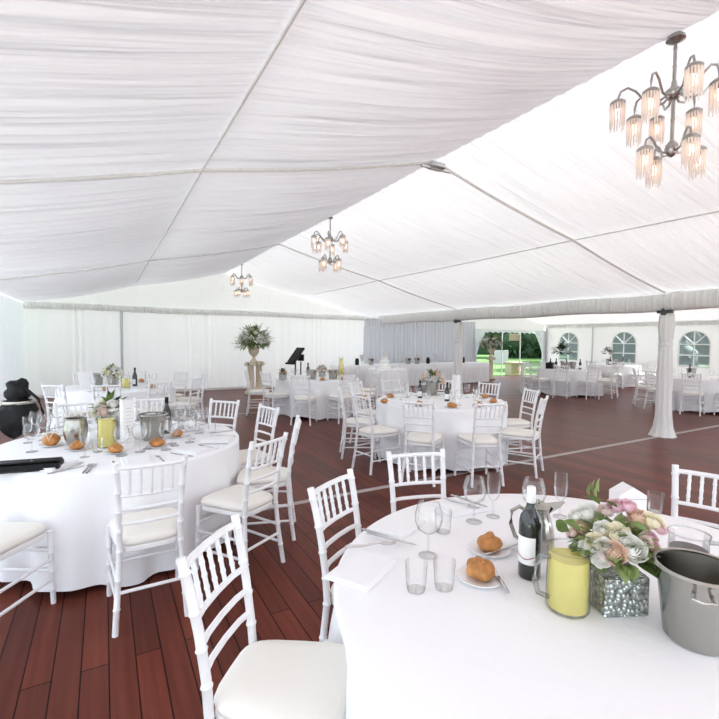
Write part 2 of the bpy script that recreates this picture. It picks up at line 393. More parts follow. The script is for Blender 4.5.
# ------------------------------------------------------------------ draped posts
def post():
    o = raw('draped_post')
    prof = [(.195, .0), (.175, .05), (.14, .16), (.118, .35), (.108, .7), (.112, 1.1), (.105, 1.4), (.085, 1.52), (.083, 1.56), (.10, 1.66), (.115, 1.85), (.105, 2.02), (.085, 2.08)]
    pr = []
    for (r0, z0), (r1, z1) in zip(prof, prof[1:]):
        for k in range(4): pr.append((r0+(r1-r0)*k/4, z0+(z1-z0)*k/4))
    pr.append(prof[-1])
    wave = lambda w, z: (.05+.05*max(0, .4-z))*sin(9*w+z*1.5)+.03*sin(17*w-z*3)
    part('fabric_sleeve', MB().lathe(pr, 72, wave=wave), M['sleeve'], o, ang=3)
    part('tie_band', MB().lathe([(.084, 1.51), (.094, 1.52), (.096, 1.545), (.092, 1.57), (.084, 1.575)], 36, wave=lambda w, z: .05*sin(9*w)), M['sleeve'], o)
    part('post_core', MB().box((-.05, -.05, .0), (.05, .05, 2.12)), M['metal'], o)
    br = MB().box((-.10, -.12, 2.06), (-.03, .12, 2.18), .01); br.box((-.13, -.04, 2.03), (-.09, .04, 2.14), .01)
    part('bracket', br, M['dark'], o, 'dark steel bracket under the valance')
    return o
put('post', post, (XR, 3.96, 0), 0, 'right-hand tent post wrapped in tied white fabric with flared foot', 'post', 'fabric wrapped tent posts')
put('post', post, (XR, 9.01, 0), 0, 'tent post wrapped in white fabric behind the middle table', 'post', 'fabric wrapped tent posts')

# ------------------------------------------------------------------ chiavari chair
def bamboo(path, r, knots, n=8):
    """path of (x,y,z); knots at fractions get a small ring"""
    P = [Vector(p) for p in path]
    seg = [(P[i+1]-P[i]).length for i in range(len(P)-1)]; tot = sum(seg)
    def ev(t):
        d = t*tot
        for i, s in enumerate(seg):
            if d <= s or i == len(seg)-1: return P[i]+(P[i+1]-P[i])*(d/s)
            d -= s
    ts = [(0, 1), (1, 1)]
    for k in range(1, len(P)-1): ts.append((sum(seg[:k])/tot, 1))
    w = .009/tot
    for k in knots: ts += [(k-w, 1), (k, 1.27), (k+w, 1)]
    ts.sort(); ts = [t for t in ts if 0 <= t[0] <= 1]
    return MB().tube([ev(t) for t, _ in ts], [r*q for _, q in ts], n)
def chair():
    o = raw('chiavari_chair'); m = M['chair']
    for s in (-1, 1):
        pth = [(s*.180, -.238, 0), (s*.165, -.207, .22), (s*.152, -.19, .44), (s*.152, -.200, .56), (s*.156, -.220, .70), (s*.161, -.244, .82), (s*.168, -.270, .925)]
        part('back_post', bamboo(pth, .0155, (.14, .3, .46, .58, .7, .82, .95)), m, o)
        part('front_leg', bamboo([(s*.195, .205, 0), (s*.19, .19, .44)], .0145, (.2, .45, .7)), m, o)
    def bow(z, y, d, half, r): return MB().tube([(-half, y, z), (-half*.6, y-d*.75, z), (0, y-d, z), (half*.6, y-d*.75, z), (half, y, z)], r, 8)
    part('top_rail', bow(.895, -.262, .02, .166, .0125), m, o)
    for z, y, hf in ((.738, -.228, .158), (.66, -.213, .155), (.58, -.202, .152)): part('back_rail', bow(z, y, .018, hf, .0105), m, o)
    for k in range(5):
        x = (-.104+.052*k); d = .02*(1-(x/.165)**2)
        part('spindle', bamboo([(x, -.228-d, .738), (x, -.262-d, .895)], .0085, (.25, .5, .75), 6), m, o)
    def ring(z, e):
        out = []
        for k in range(32):
            a = 2*PI*k/32; c, s = cos(a), sin(a)
            x = math.copysign(abs(c)**.42, c); y = math.copysign(abs(s)**.42, s)
            w = .205-.027*(1-y)
            out.append((x*(w+e), y*(.205+e), z))
        return out
    def slab(levels):
        mb = MB(); V = []
        for z, e in levels: V += ring(z, e)
        k = len(levels); Fc = [tuple(reversed(range(32))), tuple(range((k-1)*32, k*32))]
        for i in range(k-1):
            for j in range(32): Fc.append((i*32+j, i*32+(j+1) % 32, i*32+32+(j+1) % 32, i*32+32+j))
        return mb.add(V, Fc)
    part('seat_frame', slab([(.415, -.006), (.42, 0), (.44, 0), (.446, -.006)]), m, o)
    part('seat_cushion', slab([(.446, -.012), (.452, .0), (.468, .004), (.484, -.002), (.494, -.02), (.500, -.06), (.503, -.12)]), M['cushion'], o, 'cream padded cushion', ang=1.2)
    for s in (-1, 1):
        for z in (.15, .27): part('stretcher', MB().tube([(s*.194, .20, z), (s*.165, -.205, z+.0)], .0095, 8), m, o)
    for z in (.2, .32): part('stretcher', MB().tube([(-.194, .20, z), (.194, .20, z)], .0095, 8), m, o)
    part('stretcher', MB().tube([(-.166, -.207, .21), (.166, -.207, .21)], .0095, 8), m, o)
    return o
SEATS = {}
def seat(tb, x, y, face, phrase, group):
    """x,y: middle of the chair's back top; face: where the sitter looks, degrees"""
    f = R(face); rx, ry = x+.265*cos(f), y+.265*sin(f)
    SEATS.setdefault(tb, []).append((rx, ry, f, phrase))
    return put('chair', chair, (rx, ry, 0), f-PI/2, phrase[0], 'chair', group)

# ------------------------------------------------------------------ round table and cloth
TABLES = {}
def table(tb, x, y, r, label, clabel, seed, hem=.03):
    TABLES[tb] = (x, y, r)
    t = thing('round_table', label, 'table', (x, y, 0), seed, 'round banquet tables')
    part('tabletop', MB().lathe([(0, .70), (r-.03, .70), (r-.02, .71), (r-.02, .73), (r-.03, .74), (0, .74)], 48), M['ply'], t)
    for k in range(4):
        a = PI/4+k*PI/2; c, s = cos(a), sin(a)
        part('leg', MB().tube([(c*.45, s*.45, .70), (c*.5, s*.5, .3), (c*.52, s*.52, .0)], .016, 8), M['dark'], t)
    rnd = random.Random(seed); ph = [rnd.uniform(0, 6.28) for _ in range(6)]
    dents = []
    for (sx, sy, f, _) in SEATS.get(tb, []):
        dx, dy = sx-x, sy-y; d = math.hypot(dx, dy); dents.append((math.atan2(dy, dx), d-.235))
    N = 160; prof = [(0, .75), (.4*r, .75), (.8*r, .75), (r-.012, .75), (r-.003, .747), (r+.003, .738), (r+.005, .72), (r+.006, .68), (r+.008, .62)]
    V = []; Fc = []; rows = []
    for rr, z in prof: rows.append([(rr, z)]*N)
    for k in range(1, 11):
        t_ = k/10; row = []
        for j in range(N):
            w = 2*PI*j/N
            fold = (.5+.5*sin(13*w+ph[0]+1.2*sin(3*w+ph[1])))*(.7+.3*sin(5*w+ph[2]))
            rr = r+.004+.012*t_+.105*(fold-.30)*t_**.5+.026*t_**.6*sin(23*w+ph[3]+1.5*sin(2*w))
            z = .62+(hem-.62)*t_ + .022*t_*t_*sin(4*w+ph[4])+.012*t_*t_*sin(9*w+ph[5])
            row.append((rr, max(z, .006)))
        rows.append(row)
    for i, row in enumerate(rows):
        for j, (rr, z) in enumerate(row):
            w = 2*PI*j/N
            if z < .74 and i > 4:
                for a, lim in dents:
                    da = (w-a+PI) % (2*PI)-PI; half = .24/max(.5, r)
                    k = max(0, 1-(abs(da)/half)**4)*min(1, (.74-z)/.18)
                    if lim < rr: rr = rr+(max(lim, .35)-rr)*k
            V.append((rr*cos(w), rr*sin(w), z))
    for i in range(len(rows)-1):
        for j in range(N): Fc.append((i*N+j, i*N+(j+1) % N, (i+1)*N+(j+1) % N, (i+1)*N+j))
    Fc = [f for f in Fc]
    single('tablecloth', MB().add(V, Fc), M['cloth'], clabel, 'tablecloth', (x, y, 0), 0, 'white round tablecloths', ang=1.4)

# ------------------------------------------------------------------ tableware
def lathe_part(name, prof, m, o, n=20, **k): return part(name, MB().lathe(prof, n), m, o, ang=1.0, **k)
def wine_glass():
    o = raw('wine_glass'); m = M['glass']
    lathe_part('foot', [(.0, .004), (.036, .001), (.037, .003), (.012, .008), (.004, .014)], m, o)
    lathe_part('stem', [(.0038, .012), (.0035, .05), (.004, .085)], m, o, 8)
    lathe_part('bowl', [(.004, .085), (.02, .092), (.042, .108), (.052, .138), (.052, .16), (.045, .19), (.041, .205)], m, o, 24)
    return o
def flute():
    o = raw('champagne_flute'); m = M['glass']
    lathe_part('foot', [(.0, .004), (.030, .001), (.031, .003), (.010, .008), (.004, .014)], m, o)
    lathe_part('stem', [(.0038, .012), (.0035, .05), (.004, .075)], m, o, 8)
    lathe_part('bowl', [(.004, .075), (.014, .085), (.026, .10), (.032, .14), (.033, .18), (.032, .205)], m, o, 24)
    return o
def simple_glass():
    o = raw('wine_glass')
    part('glass_body', MB().lathe([(.0, .004), (.034, .002), (.010, .008), (.004, .02), (.004, .085), (.025, .095), (.042, .13), (.042, .165), (.035, .205)], 14), M['glass'], o, ang=1.0)
    return o
def tumbler():
    o = raw('water_tumbler')
    part('tumbler_wall', MB().lathe([(0, .006), (.028, .005), (.031, .012), (.034, .05), (.037, .095)], 20), M['glass'], o, ang=1.0)
    part('tumbler_base', MB().lathe([(0, .0), (.028, .0), (.030, .004), (0, .004)], 20), M['glass'], o)
    return o
def napkin():
    o = raw('napkin')
    b = MB().box((-.085, -.115, 0), (.085, .115, .008), .003); b.box((-.082, -.11, .008), (.084, .112, .014), .003)
    part('napkin_fold', b, M['napkin'], o, smooth=False)
    part('napkin_edge', MB().box((-.06, -.113, .014), (.083, .108, .019), .002), M['napkin'], o, smooth=False)
    return o
def knife():
    o = raw('table_knife'); m = M['chrome']
    part('handle', MB().box((-.007, -.11, 0), (.007, -.01, .006), .002), m, o)
    b = MB().add([(-.008, -.01, .001), (.008, -.01, .001), (.009, .06, .001), (.004, .11, .001), (-.006, .095, .001), (-.008, -.01, .004), (.008, -.01, .004), (.009, .06, .004), (.004, .11, .003), (-.006, .095, .003)],
        [(4, 3, 2, 1, 0), (5, 6, 7, 8, 9), (0, 1, 6, 5), (1, 2, 7, 6), (2, 3, 8, 7), (3, 4, 9, 8), (4, 0, 5, 9)])
    part('blade', b, m, o, smooth=False); return o
def fork():
    o = raw('table_fork'); m = M['chrome']
    part('handle', MB().tube([(0, -.1, .004), (0, -.03, .004), (0, .03, .009), (0, .045, .008)], [.006, .005, .003, .005], 6), m, o)
    t = MB().box((-.012, .04, .005), (.012, .06, .009), .002)
    for k in range(4): t.tube([(-.0105+.007*k, .055, .007), (-.0105+.007*k, .08, .004), (-.0105+.007*k, .098, .008)], .002, 5)
    part('tines', t, m, o); return o
def roll_mesh():
    def bumpy(d):
        q = 1+.10*sin(3*math.atan2(d.y, d.x)+.6)*(d.z > -.2)+.06*sin(5*d.x+1)+.05*sin(7*d.y)
        return q*(1-.16*max(0, d.z-.5)*abs(sin(2*math.atan2(d.y, d.x))))
    return MB().ball((0, 0, .027), (.055, .047, .031), 22, 14, bumpy)
def roll():
    o = raw('bread_roll')
    part('crust', roll_mesh(), M['crust'], o, ang=3)
    part('crust_knot', MB().ball((.006, 0, .053), (.022, .018, .012), 12, 8, lambda d: 1+.12*sin(4*d.x*3)), M['crust'], o, ang=3)
    return o
def side_plate():
    o = raw('side_plate')
    part('well', MB().lathe([(0, .006), (.045, .006), (.05, .009), (.05, .002), (0, .001)], 28), M['china'], o)
    part('rim', MB().lathe([(.05, .009), (.078, .015), (.08, .013), (.05, .002)], 28), M['china'], o)
    return o
def bucket():
    o = raw('ice_bucket'); m = M['steel']
    part('body', MB().lathe([(0, .0), (.072, .0), (.078, .006), (.10, .19), (.106, .2), (.098, .2), (.076, .012), (0, .010)], 36), m, o, ang=.9)
    part('rim', MB().lathe([(.100, .196), (.107, .194), (.111, .2), (.107, .207), (.099, .205)], 36), m, o)
    for s in (-1, 1):
        part('handle', MB().tube([(s*.098, -.02, .165), (s*.125, -.022, .165), (s*.132, 0, .165), (s*.125, .022, .165), (s*.098, .02, .165)], .006, 8), m, o)
    return o
def cooler():
    o = raw('wine_cooler'); m = M['satin']
    part('body', MB().lathe([(0, .0), (.045, .0), (.052, .008), (.072, .05), (.082, .10), (.081, .15), (.072, .19), (.070, .2), (.066, .2), (.076, .15), (.078, .1), (.049, .015), (0, .012)], 32), m, o, ang=.9)
    part('lip', MB().lathe([(.068, .196), (.075, .198), (.077, .206), (.072, .21), (.066, .205)], 32), m, o); return o
def jug(h=.2, fill=.8, liquid='juice'):
    o = raw('glass_jug')
    JW = part('jug_wall', MB().lathe([(0, .004), (.058, .003), (.063, .01), (.062, h*.5), (.060, h*.85), (.064, h)], 28), M['glass'], o, ang=1.0)
    part('drink', MB().lathe([(0, .010), (.056, .010), (.0575, .02), (.0575, h*fill), (0, h*fill)], 28), M[liquid], o, 'yellow drink' if liquid == 'juice' else 'dark drink')
    part('handle', MB().tube([(-.058, 0, h*.86), (-.085, 0, h*.88), (-.102, 0, h*.74), (-.104, 0, h*.5), (-.092, 0, h*.28), (-.061, 0, h*.2)], .0085, 8), M['thick'], o)
    part('rim', MB().lathe([(.062, h-.004), (.0655, h-.002), (.0655, h+.002), (.062, h+.003)], 28), M['thick'], JW)
    return o
def bottle(lab=True):
    o = raw('wine_bottle')
    part('bottle_body', MB().lathe([(0, .004), (.033, .0), (.0375, .006), (.038, .19), (.034, .213), (.02, .238), (.0145, .252), (.0138, .275)], 28), M['bottle'], o, ang=1.0)
    part('capsule', MB().lathe([(.0145, .262), (.0158, .264), (.0152, .315), (.012, .318), (0, .318)], 20), M['foil'], o, 'white foil capsule')
    if lab:
        q = MB().grid(lambda u, v: (.0386*cos(R(-75+150*u)), .0386*sin(R(-75+150*u)), .055+.095*v), 16, 1)
        PL = part('paper_label', q, M['label'], o, 'white paper label with plum swirl')
        st = MB().grid(lambda u, v: (.0391*cos(R(-70+140*u)), .0391*sin(R(-70+140*u)), .078+.006*sin(u*7)+(.004)*v), 24, 1)
        part('label_swirl', st, M['mark'], PL, 'plum swirl')
    return o
def dark_bottle():
    o = raw('wine_bottle')
    part('bottle_body', MB().lathe([(0, .0), (.036, .0), (.038, .006), (.038, .17), (.03, .2), (.015, .24), (.014, .27)], 18), M['bottle'], o, ang=1.0)
    part('capsule', MB().lathe([(.0145, .26), (.0155, .262), (.0155, .31), (0, .312)], 14), M['black'], o)
    part('paper_label', MB().grid(lambda u, v: (.0386*cos(R(140+140*u)), .0386*sin(R(140+140*u)), .035+.085*v), 12, 1), M['label'], o, 'white paper label')
    return o
def menu_card(w=.10, h=.36):
    o = raw('menu_card')
    # a folded tower card: three printed faces
    a = [(w*.58*cos(R(90+120*k)), w*.58*sin(R(90+120*k))) for k in range(3)]
    for k in range(3):
        (x0, y0), (x1, y1) = a[k], a[(k+1) % 3]
        nx, ny = (y1-y0), -(x1-x0); l = math.hypot(nx, ny); nx /= l; ny /= l
        part('card_face', MB().add([(x0, y0, 0), (x1, y1, 0), (x1, y1, h), (x0, y0, h), (x0-nx*.001, y0-ny*.001, 0), (x1-nx*.001, y1-ny*.001, 0), (x1-nx*.001, y1-ny*.001, h), (x0-nx*.001, y0-ny*.001, h)],
            [(0, 1, 2, 3), (7, 6, 5, 4), (0, 3, 7, 4), (1, 5, 6, 2), (3, 2, 6, 7), (0, 4, 5, 1)]), M['label'], o, smooth=False)
        tx = MB()
        for i in range(11):
            z = h*(.12+.07*i); m0 = .2+.1*((i*37) % 3)/2
            P = [(x0+(x1-x0)*t+nx*.0012, y0+(y1-y0)*t+ny*.0012) for t in (m0, 1-m0)]
            tx.add([(*P[0], z), (*P[1], z), (*P[1], z+h*.012), (*P[0], z+h*.012)], [(0, 1, 2, 3)])
        part('printed_text', tx, M['ink'], o, 'rows of pale grey print', smooth=False)
    return o
# flowers
def rose_mesh(name, m, rings=6, np=4):
    b = MB(); b.ball((0, 0, .02), (.13, .13, .2), 10, 6)
    for k in range(rings):
        op = k/(rings-1); n = np+k//2
        for j in range(n):
            ph = 2*PI*(j+.5*(k % 2))/n+.35*k+random.uniform(-.12, .12); hw = PI/n*1.30; dz = random.uniform(-.04, .04)
            def fn(u, v, ph=ph, op=op, hw=hw, dz=dz):
                uu = (u-.5)*2; a = ph+uu*hw*sin(PI*(.2+.55*v))
                th = .15+v*PI*(.82-.32*op)-.10*uu*uu*v       # inner petals close over the heart, outer ones cup it
                R_ = (.20+.72*op)*(1+.10*uu)                   # each petal tucks under its neighbour
                lip = max(0, v-.8)*5
                r = R_*sin(th)+.09*op*lip; z = -R_*.85*cos(th)*(1.0-.1*op)-.06*op*lip*op+dz*v
                return (r*cos(a), r*sin(a), z)
            b.grid(fn, 4, 6)
    return b.mesh(name, m, True, 1.6)
ROSE = {k: rose_mesh('rose_bloom', M[k]) for k in ('rwhite', 'rcream', 'rpeach', 'rpink', 'rblush')}
def leaf_mb(mb, p, d, up, ln, w):
    d = d.normalized(); s = d.cross(up)
    s = s.normalized() if s.length > 1e-4 else Vector((1, 0, 0)); nrm = s.cross(d)
    pts = []
    for t, q in ((0, .08), (.25, .8), (.5, 1), (.78, .62), (1, .02)):
        c = p+d*(ln*t)+nrm*(ln*.22*t*(1-t))-nrm*(ln*.18*t*t)
        pts += [c-s*w*q*.5+nrm*w*.12*q, c, c+s*w*q*.5+nrm*w*.12*q]
    mb.add(pts, [(i*3+j, i*3+j+1, i*3+j+4, i*3+j+3) for i in range(4) for j in range(2)])
def rdir(rng, zmin=-1):
    while True:
        v = Vector((rng.uniform(-1, 1), rng.uniform(-1, 1), rng.uniform(-1, 1)))
        if .1 < v.length < 1 and v.normalized().z > zmin: return v.normalized()
def bloom(o, key, p, d, s):
    q = d.to_track_quat('Z', 'Y').to_euler()
    x = part('rose', ROSE[key], None, o, loc=p, rot=q); x.scale = (s, s, s)
    x['label'] = {'rwhite': 'white rose', 'rcream': 'cream rose', 'rpeach': 'peach rose', 'rpink': 'pink rose', 'rblush': 'blush pink rose'}[key]
def centrepiece(seed, keys, rad=.12, base='bucket', nb=11):
    def make():
        rng = random.Random(seed); o = raw('flower_arrangement')
        z0 = .17
        if base == 'bucket': part('vase', MB().lathe([(0, 0), (.05, 0), (.055, .005), (.07, .15), (.075, .165), (.068, .165), (.05, .01), (0, .01)], 24), M['steel'], o)
        else: part('vase', MB().box((-.06, -.06, 0), (.06, .06, .12), .004), M['mosaic'], o); z0 = .14
        f = MB(); fd = MB()
        for k in range(46):
            d = rdir(rng, -.25); leaf_mb(f if k % 3 else fd, Vector((0, 0, z0))+d*rad*.55, d, Vector((0, 0, 1)), rng.uniform(.05, .10), rng.uniform(.025, .045))
        part('leaves', f, M['leaf'], o); part('dark_leaves', fd, M['leafd'], o)
        for k in range(nb):
            a = k*2.399; zz = 1-(k+.5)/nb*1.1; rr = math.sqrt(max(0, 1-zz*zz)); d = Vector((rr*cos(a), rr*sin(a), zz))
            bloom(o, keys[k % len(keys)], Vector((0, 0, z0))+Vector((d.x*rad, d.y*rad, d.z*rad*.8)), d, rng.uniform(.032, .044))
        return o
    return make
def favour_box():
    o = raw('favour_box'); m = M['label']; w, dp, h = .066, .045, .095
    part('box_body', MB().box((-w, -dp, 0), (w, dp, h), .002), m, o, smooth=False)
    b = MB().add([(-w, -dp, h), (w, -dp, h), (w, dp, h), (-w, dp, h), (0, -dp, h+.04), (0, dp, h+.04)], [(0, 1, 4), (2, 3, 5), (1, 2, 5, 4), (3, 0, 4, 5)])
    part('gable_lid', b, m, o, smooth=False)
    part('embossed_line', MB().box((-w*.95, -dp-.001, h*.80), (w*.95, -dp, h*.84)), M['ink'], o, smooth=False)
    return o
WG, FL, SG, TU = ('wine_glass', wine_glass), ('flute', flute), ('simple_glass', simple_glass), ('tumbler', tumbler)
def on(key, make, x, y, rz, label, cat, group, z=.7505): return put(key, make, (x, y, z), rz, label, cat, group)

# ------------------------------------------------------------------ the chairs (before the cloths, which fold in where a seat pushes)
W = 'white bamboo-style chair '
g = 'chairs round the nearest table'
seat('near', .30, 1.49, -41, (W+'at bottom left with only its slatted back showing', 'by the bottom left chair'), g)
seat('near', .915, 1.845, -59, (W+'at left rim of the nearest table, back turned half away', 'by the left rim chair'), g)
seat('near', 1.58, 2.085, -106, (W+'at far rim of the nearest table, back seen squarely', 'by the far rim chair'), g)
seat('near', 2.665, 1.04, 197, (W+'behind the steel ice bucket at right edge of the picture', 'by the right edge chair'), g)
g = 'chairs round the left table'
fa = R(60)
seat('left', -.55-.265*cos(fa), 3.04-.265*sin(fa), 60, (W+'cut off at left edge, cream seat showing below the black folder', 'by the chair cut off at left edge'), g)
seat('left', .21, 2.585, 91, (W+'in front of the left table, back and whole cream seat in view', 'by the front chair'), g)
seat('left', .935, 2.82, 121, (W+'at right of the left table, nearest the open floor, seat sunlit', 'by the sunlit right chair'), g)
seat('left', 1.36, 3.38, 158, (W+'seen edge-on right behind the sunlit chair of the left table', 'by the edge-on chair'), g)
seat('left', 1.38, 4.18, 192, (W+'at right of the left table with narrow angled back, before bare boards', 'by the narrow angled chair'), g)
seat('left', 1.10, 4.80, 222, (W+'at far right of the left table, only upright slats above the cloth', 'by the far right chair'), g)
seat('left', .44, 5.30, 258, (W+'at far side of the left table behind the steel ice bucket', 'by the chair behind the ice bucket'), g)
seat('left', -.26, 5.24, 283, (W+'at far side of the left table behind the pot-bellied wine cooler', 'by the chair behind the wine cooler'), g)
g = 'chairs round the middle table'
seat('mid', 2.62, 4.56, 7, (W+'at left of the middle table, front one of the left pair', 'by the left front chair'), g)
seat('mid', 2.74, 5.33, -24, (W+'at left of the middle table, rear one of the left pair', 'by the left rear chair'), g)
seat('mid', 2.92, 3.83, 40, (W+'facing the middle table at its left front, below the peach flowers', 'by the front left chair'), g)
seat('mid', 3.56, 3.41, 70, (W+'with back to us at right front of the middle table', 'by the front right chair'), g)
seat('mid', 4.47, 3.45, 117, (W+'seen edge-on at right of the middle table', 'by the edge-on right chair'), g)
seat('mid', 5.08, 4.13, 160, (W+'at right of the middle table, behind the edge-on one', 'by the right rear chair'), g)
seat('mid', 5.25, 5.07, 200, (W+'at far right of the middle table, slats above the bread rolls', 'by the far right chair'), g)
seat('mid', 4.92, 5.80, 229, (W+'behind the middle table, right of its white flowers', 'by the back right chair'), g)
seat('mid', 4.1, 6.14, 265, (W+'at back of the middle table, facing us behind its flowers', 'by the back chair'), g)
seat('mid', 3.36, 6.0, 298, (W+'at back left of the middle table, before the urn-side table', 'by the back left chair'), g)
g = 'chairs round the urn-side table'
seat('urn', 2.55, 9.22, -20, (W+'left of the urn-side table, edge-on, right below the flower urn', 'by the edge-on chair'), g)
seat('urn', 2.72, 8.46, 17, (W+'left front of the urn-side table, its seat pointing right', 'by the left front chair'), g)
seat('urn', 3.07, 7.52, 53, (W+'with back to us squarely before the urn-side table', 'by the front chair'), g)
seat('urn', 3.95, 7.33, 90, (W+'at front right of the urn-side table, behind the middle table chairs', 'by the front right chair'), g)
seat('urn', 4.75, 7.62, 127, (W+'at right of the urn-side table, nearer than the cake table', 'by the right chair'), g)
seat('urn', 5.25, 8.35, 165, (W+'at far right of the urn-side table, before the cake table', 'by the far right chair'), g)
g = 'chairs round the far left table'
seat('back', -.62, 7.38, 50, (W+'at front left of the far left table, over the black bag', 'by the front left chair'), g)
seat('back', .02, 7.1, 83, (W+'with back to us in front of the far left table', 'by the front chair'), g)
seat('back', .72, 7.22, 113, (W+'in front of the far left table, right of its middle', 'by the front right chair'), g)
seat('back', 1.33, 7.72, 147, (W+'at right of the far left table, nearer of two', 'by the right chair'), g)
seat('back', 1.58, 8.5, 182, (W+'at right of the far left table, farther of two', 'by the far right chair'), g)
seat('back', 1.30, 9.28, 217, (W+'behind the far left table, rightmost against the white wall', 'by the back right chair'), g)
seat('back', .55, 9.80, 256, (W+'behind the far left table, right of its flowers', 'by the back chair'), g)
seat('back', -.35, 9.74, 293, (W+'behind the far left table, left of its flowers', 'by the back left chair'), g)
g = 'chairs round the tables in the second tent'
for a, ph, sh in ((138, 'left end of the front table in the second tent', 'at its left end'), (174, 'left of the front table in the second tent, second from left', 'left, second place'),
              (207, 'front left of the front table in the second tent', 'front left, third place'), (243, 'front of the front table in the second tent, fourth from left', 'front, fourth place'),
              (279, 'front right of the front table in the second tent', 'at its front right'), (318, 'right end of the front table in the second tent', 'at its right end'),
              (66, 'back of the front table in the second tent, farther right', 'back right'), (102, 'back of the front table in the second tent, farther left', 'back left')):
    seat('annex', 12.2+1.37*cos(R(a)), 8.6+1.37*sin(R(a)), a+180, ('white slatted chair at '+ph, sh), g)
for a, ph, sh in ((180, 'left of the rear table under the second arched window', 'left side'), (216, 'front left of the rear table under the second arched window', 'front left'),
              (252, 'front of the rear table under the second arched window', 'front'), (288, 'right front of the rear table, by the dark wall pole', 'front right'), (324, 'right end of the rear table, by the dark wall pole', 'right end')):
    seat('rear', 16.2+1.37*cos(R(a)), 9.6+1.37*sin(R(a)), a+180, ('white slatted chair at '+ph, sh), g)
for a, ph, sh in ((160, 'left of the table behind the right-hand draped post', 'left side'), (196, 'front left of the table behind the right-hand draped post', 'front left'),
              (232, 'front of the table at right edge, behind the draped post', 'front'), (124, 'far left of the table behind the right-hand draped post', 'far left')):
    seat('edge', 12.35+1.37*cos(R(a)), 5.2+1.37*sin(R(a)), a+180, ('white slatted chair at '+ph, sh), g)

table('near', 1.45, .88, .90, 'round table at bottom right carrying the rose centrepiece', 'white cloth over the nearest table at bottom right', 3)
table('left', .13, 3.98, .875, 'round table at left carrying wine cooler and yellow jug', 'white cloth over the left table, falling in folds to the floor', 5, .045)
table('mid', 4.0, 4.75, .875, 'round table in the middle, ringed by white chairs', 'white cloth over the middle table', 11)
table('urn', 3.95, 8.7, .875, 'round table beside the tall flower urn', 'white cloth over the urn-side table', 17)
table('back', .2, 8.45, .875, 'round table at far left near the white wall', 'white cloth over the far left table', 23)
table('annex', 12.2, 8.6, .875, 'front round table in the second tent', 'white cloth over the front table of the second tent', 29)
table('rear', 16.2, 9.6, .875, 'rear round table in the second tent by the windows', 'white cloth over the rear table of the second tent', 31)
table('edge', 12.35, 5.2, .875, 'round table at right edge behind the draped post', 'white cloth over the table behind the draped post', 37)

# ------------------------------------------------------------------ place settings
NAMES = dict(near='nearest table', left='left table', mid='middle table', urn='urn-side table', back='far left table', annex="second tent's front table", rear="second tent's rear table", edge='table behind the draped post')
def setting(tb, i, what):
    x, y, r = TABLES[tb]; sx, sy, f, ph = SEATS[tb][i]; a = math.atan2(sy-y, sx-x); T = NAMES[tb]; w = ph[1]
    rng = random.Random(i*7+len(tb)*13)
    def pos(rad, side): return x+rad*cos(a)-side*sin(a), y+rad*sin(a)+side*cos(a)
    P = 'on the %s %s' % (T, w)
    if 'n' in what:
        p = pos(r-.15, rng.uniform(-.01, .01)); on('napkin', napkin, *p, a+PI/2, 'folded white napkin '+P, 'napkin', 'napkins on the '+T)
    if 'k' in what:
        p = pos(r-.14, -.125); on('knife', knife, *p, a+PI/2+rng.uniform(-.1, .1), 'steel knife '+P, 'knife', 'cutlery on the '+T)
        p = pos(r-.14, .14); on('fork', fork, *p, a+PI/2+rng.uniform(-.1, .1), 'steel fork '+P, 'fork', 'cutlery on the '+T)
    gk = WG if tb in ('left', 'near') else SG
    if 'w' in what:
        p = pos(r-.34+rng.uniform(-.03, .03), -.07); on(*gk, *p, 0, 'clear wine glass '+P, 'glass', 'wine glasses on the '+T)
    if 'f' in what:
        p = pos(r-.37+rng.uniform(-.03, .03), .05); on(*FL, *p, 0, 'slim champagne flute '+P, 'glass', 'champagne flutes on the '+T)
    if 'r' in what:
        p = pos(r-.22, .235); on('plate', side_plate, *p, 0, 'white side plate '+P, 'plate', 'side plates on the '+T)
        on('roll', roll, *p, rng.uniform(0, 3), 'golden bread roll '+P, 'bread', 'bread rolls on the '+T, .758)
for i, w in enumerate(('nkf', 'nwk', 'nkwf', 'nkwf', 'nkwf', 'nkwf', 'n', 'n')): setting('left', i, w)
for i, w in enumerate(('nwfr', 'nwf', 'nwr', 'nwfr', 'nwfr', 'nwfr', 'nwfr', 'nwf', 'nwf', 'nwfr')): setting('mid', i, w)
for i, w in enumerate(('nw', 'nwf', 'nwr', 'nwr', 'nw', 'nw')): setting('urn', i, w)
for i, w in enumerate(('nwr', 'nwf', 'nwr', 'nw', 'nw', 'nwr', 'nw', 'nwr')): setting('back', i, w)
for i in range(8): setting('annex', i, 'nw')
for i in range(5): setting('rear', i, 'nw')
for i in range(4): setting('edge', i, 'nw')

# --- the nearest table, laid by hand
def P2(px, py, h=.7505):
    v = at(px, py, h); return v.x, v.y
G = 'on the nearest table'
def near_nap(px, py, rz, lab): on('napkin', napkin, *P2(px, py), rz, lab, 'napkin', 'napkins '+G)
near_nap(362, 571, R(-60), 'folded white napkin under the lone fork, lower left of the nearest table')
near_nap(397, 527, R(-64), 'folded white napkin under crossed knives on the nearest table')
near_nap(462, 508, R(-96), 'folded white napkin before the far rim chair of the nearest table')
on('fork', fork, *P2(371, 551), R(252), 'steel fork lying across the lower left napkin of the nearest table', 'fork', 'cutlery '+G, .771)
on('knife', knife, *P2(384, 541), R(205), 'upper steel knife of the crossed pair at left of the nearest table', 'knife', 'cutlery '+G, .7705)
on('knife', knife, *P2(391, 544), R(212), 'lower steel knife of the crossed pair at left of the nearest table', 'knife', 'cutlery '+G, .7705)
on('fork', fork, *P2(461, 508), R(195), 'steel fork on the napkin at far rim of the nearest table', 'fork', 'cutlery '+G, .771)
on('knife', knife, *P2(469, 505), R(192), 'steel knife at far rim of the nearest table', 'knife', 'cutlery '+G, .771)
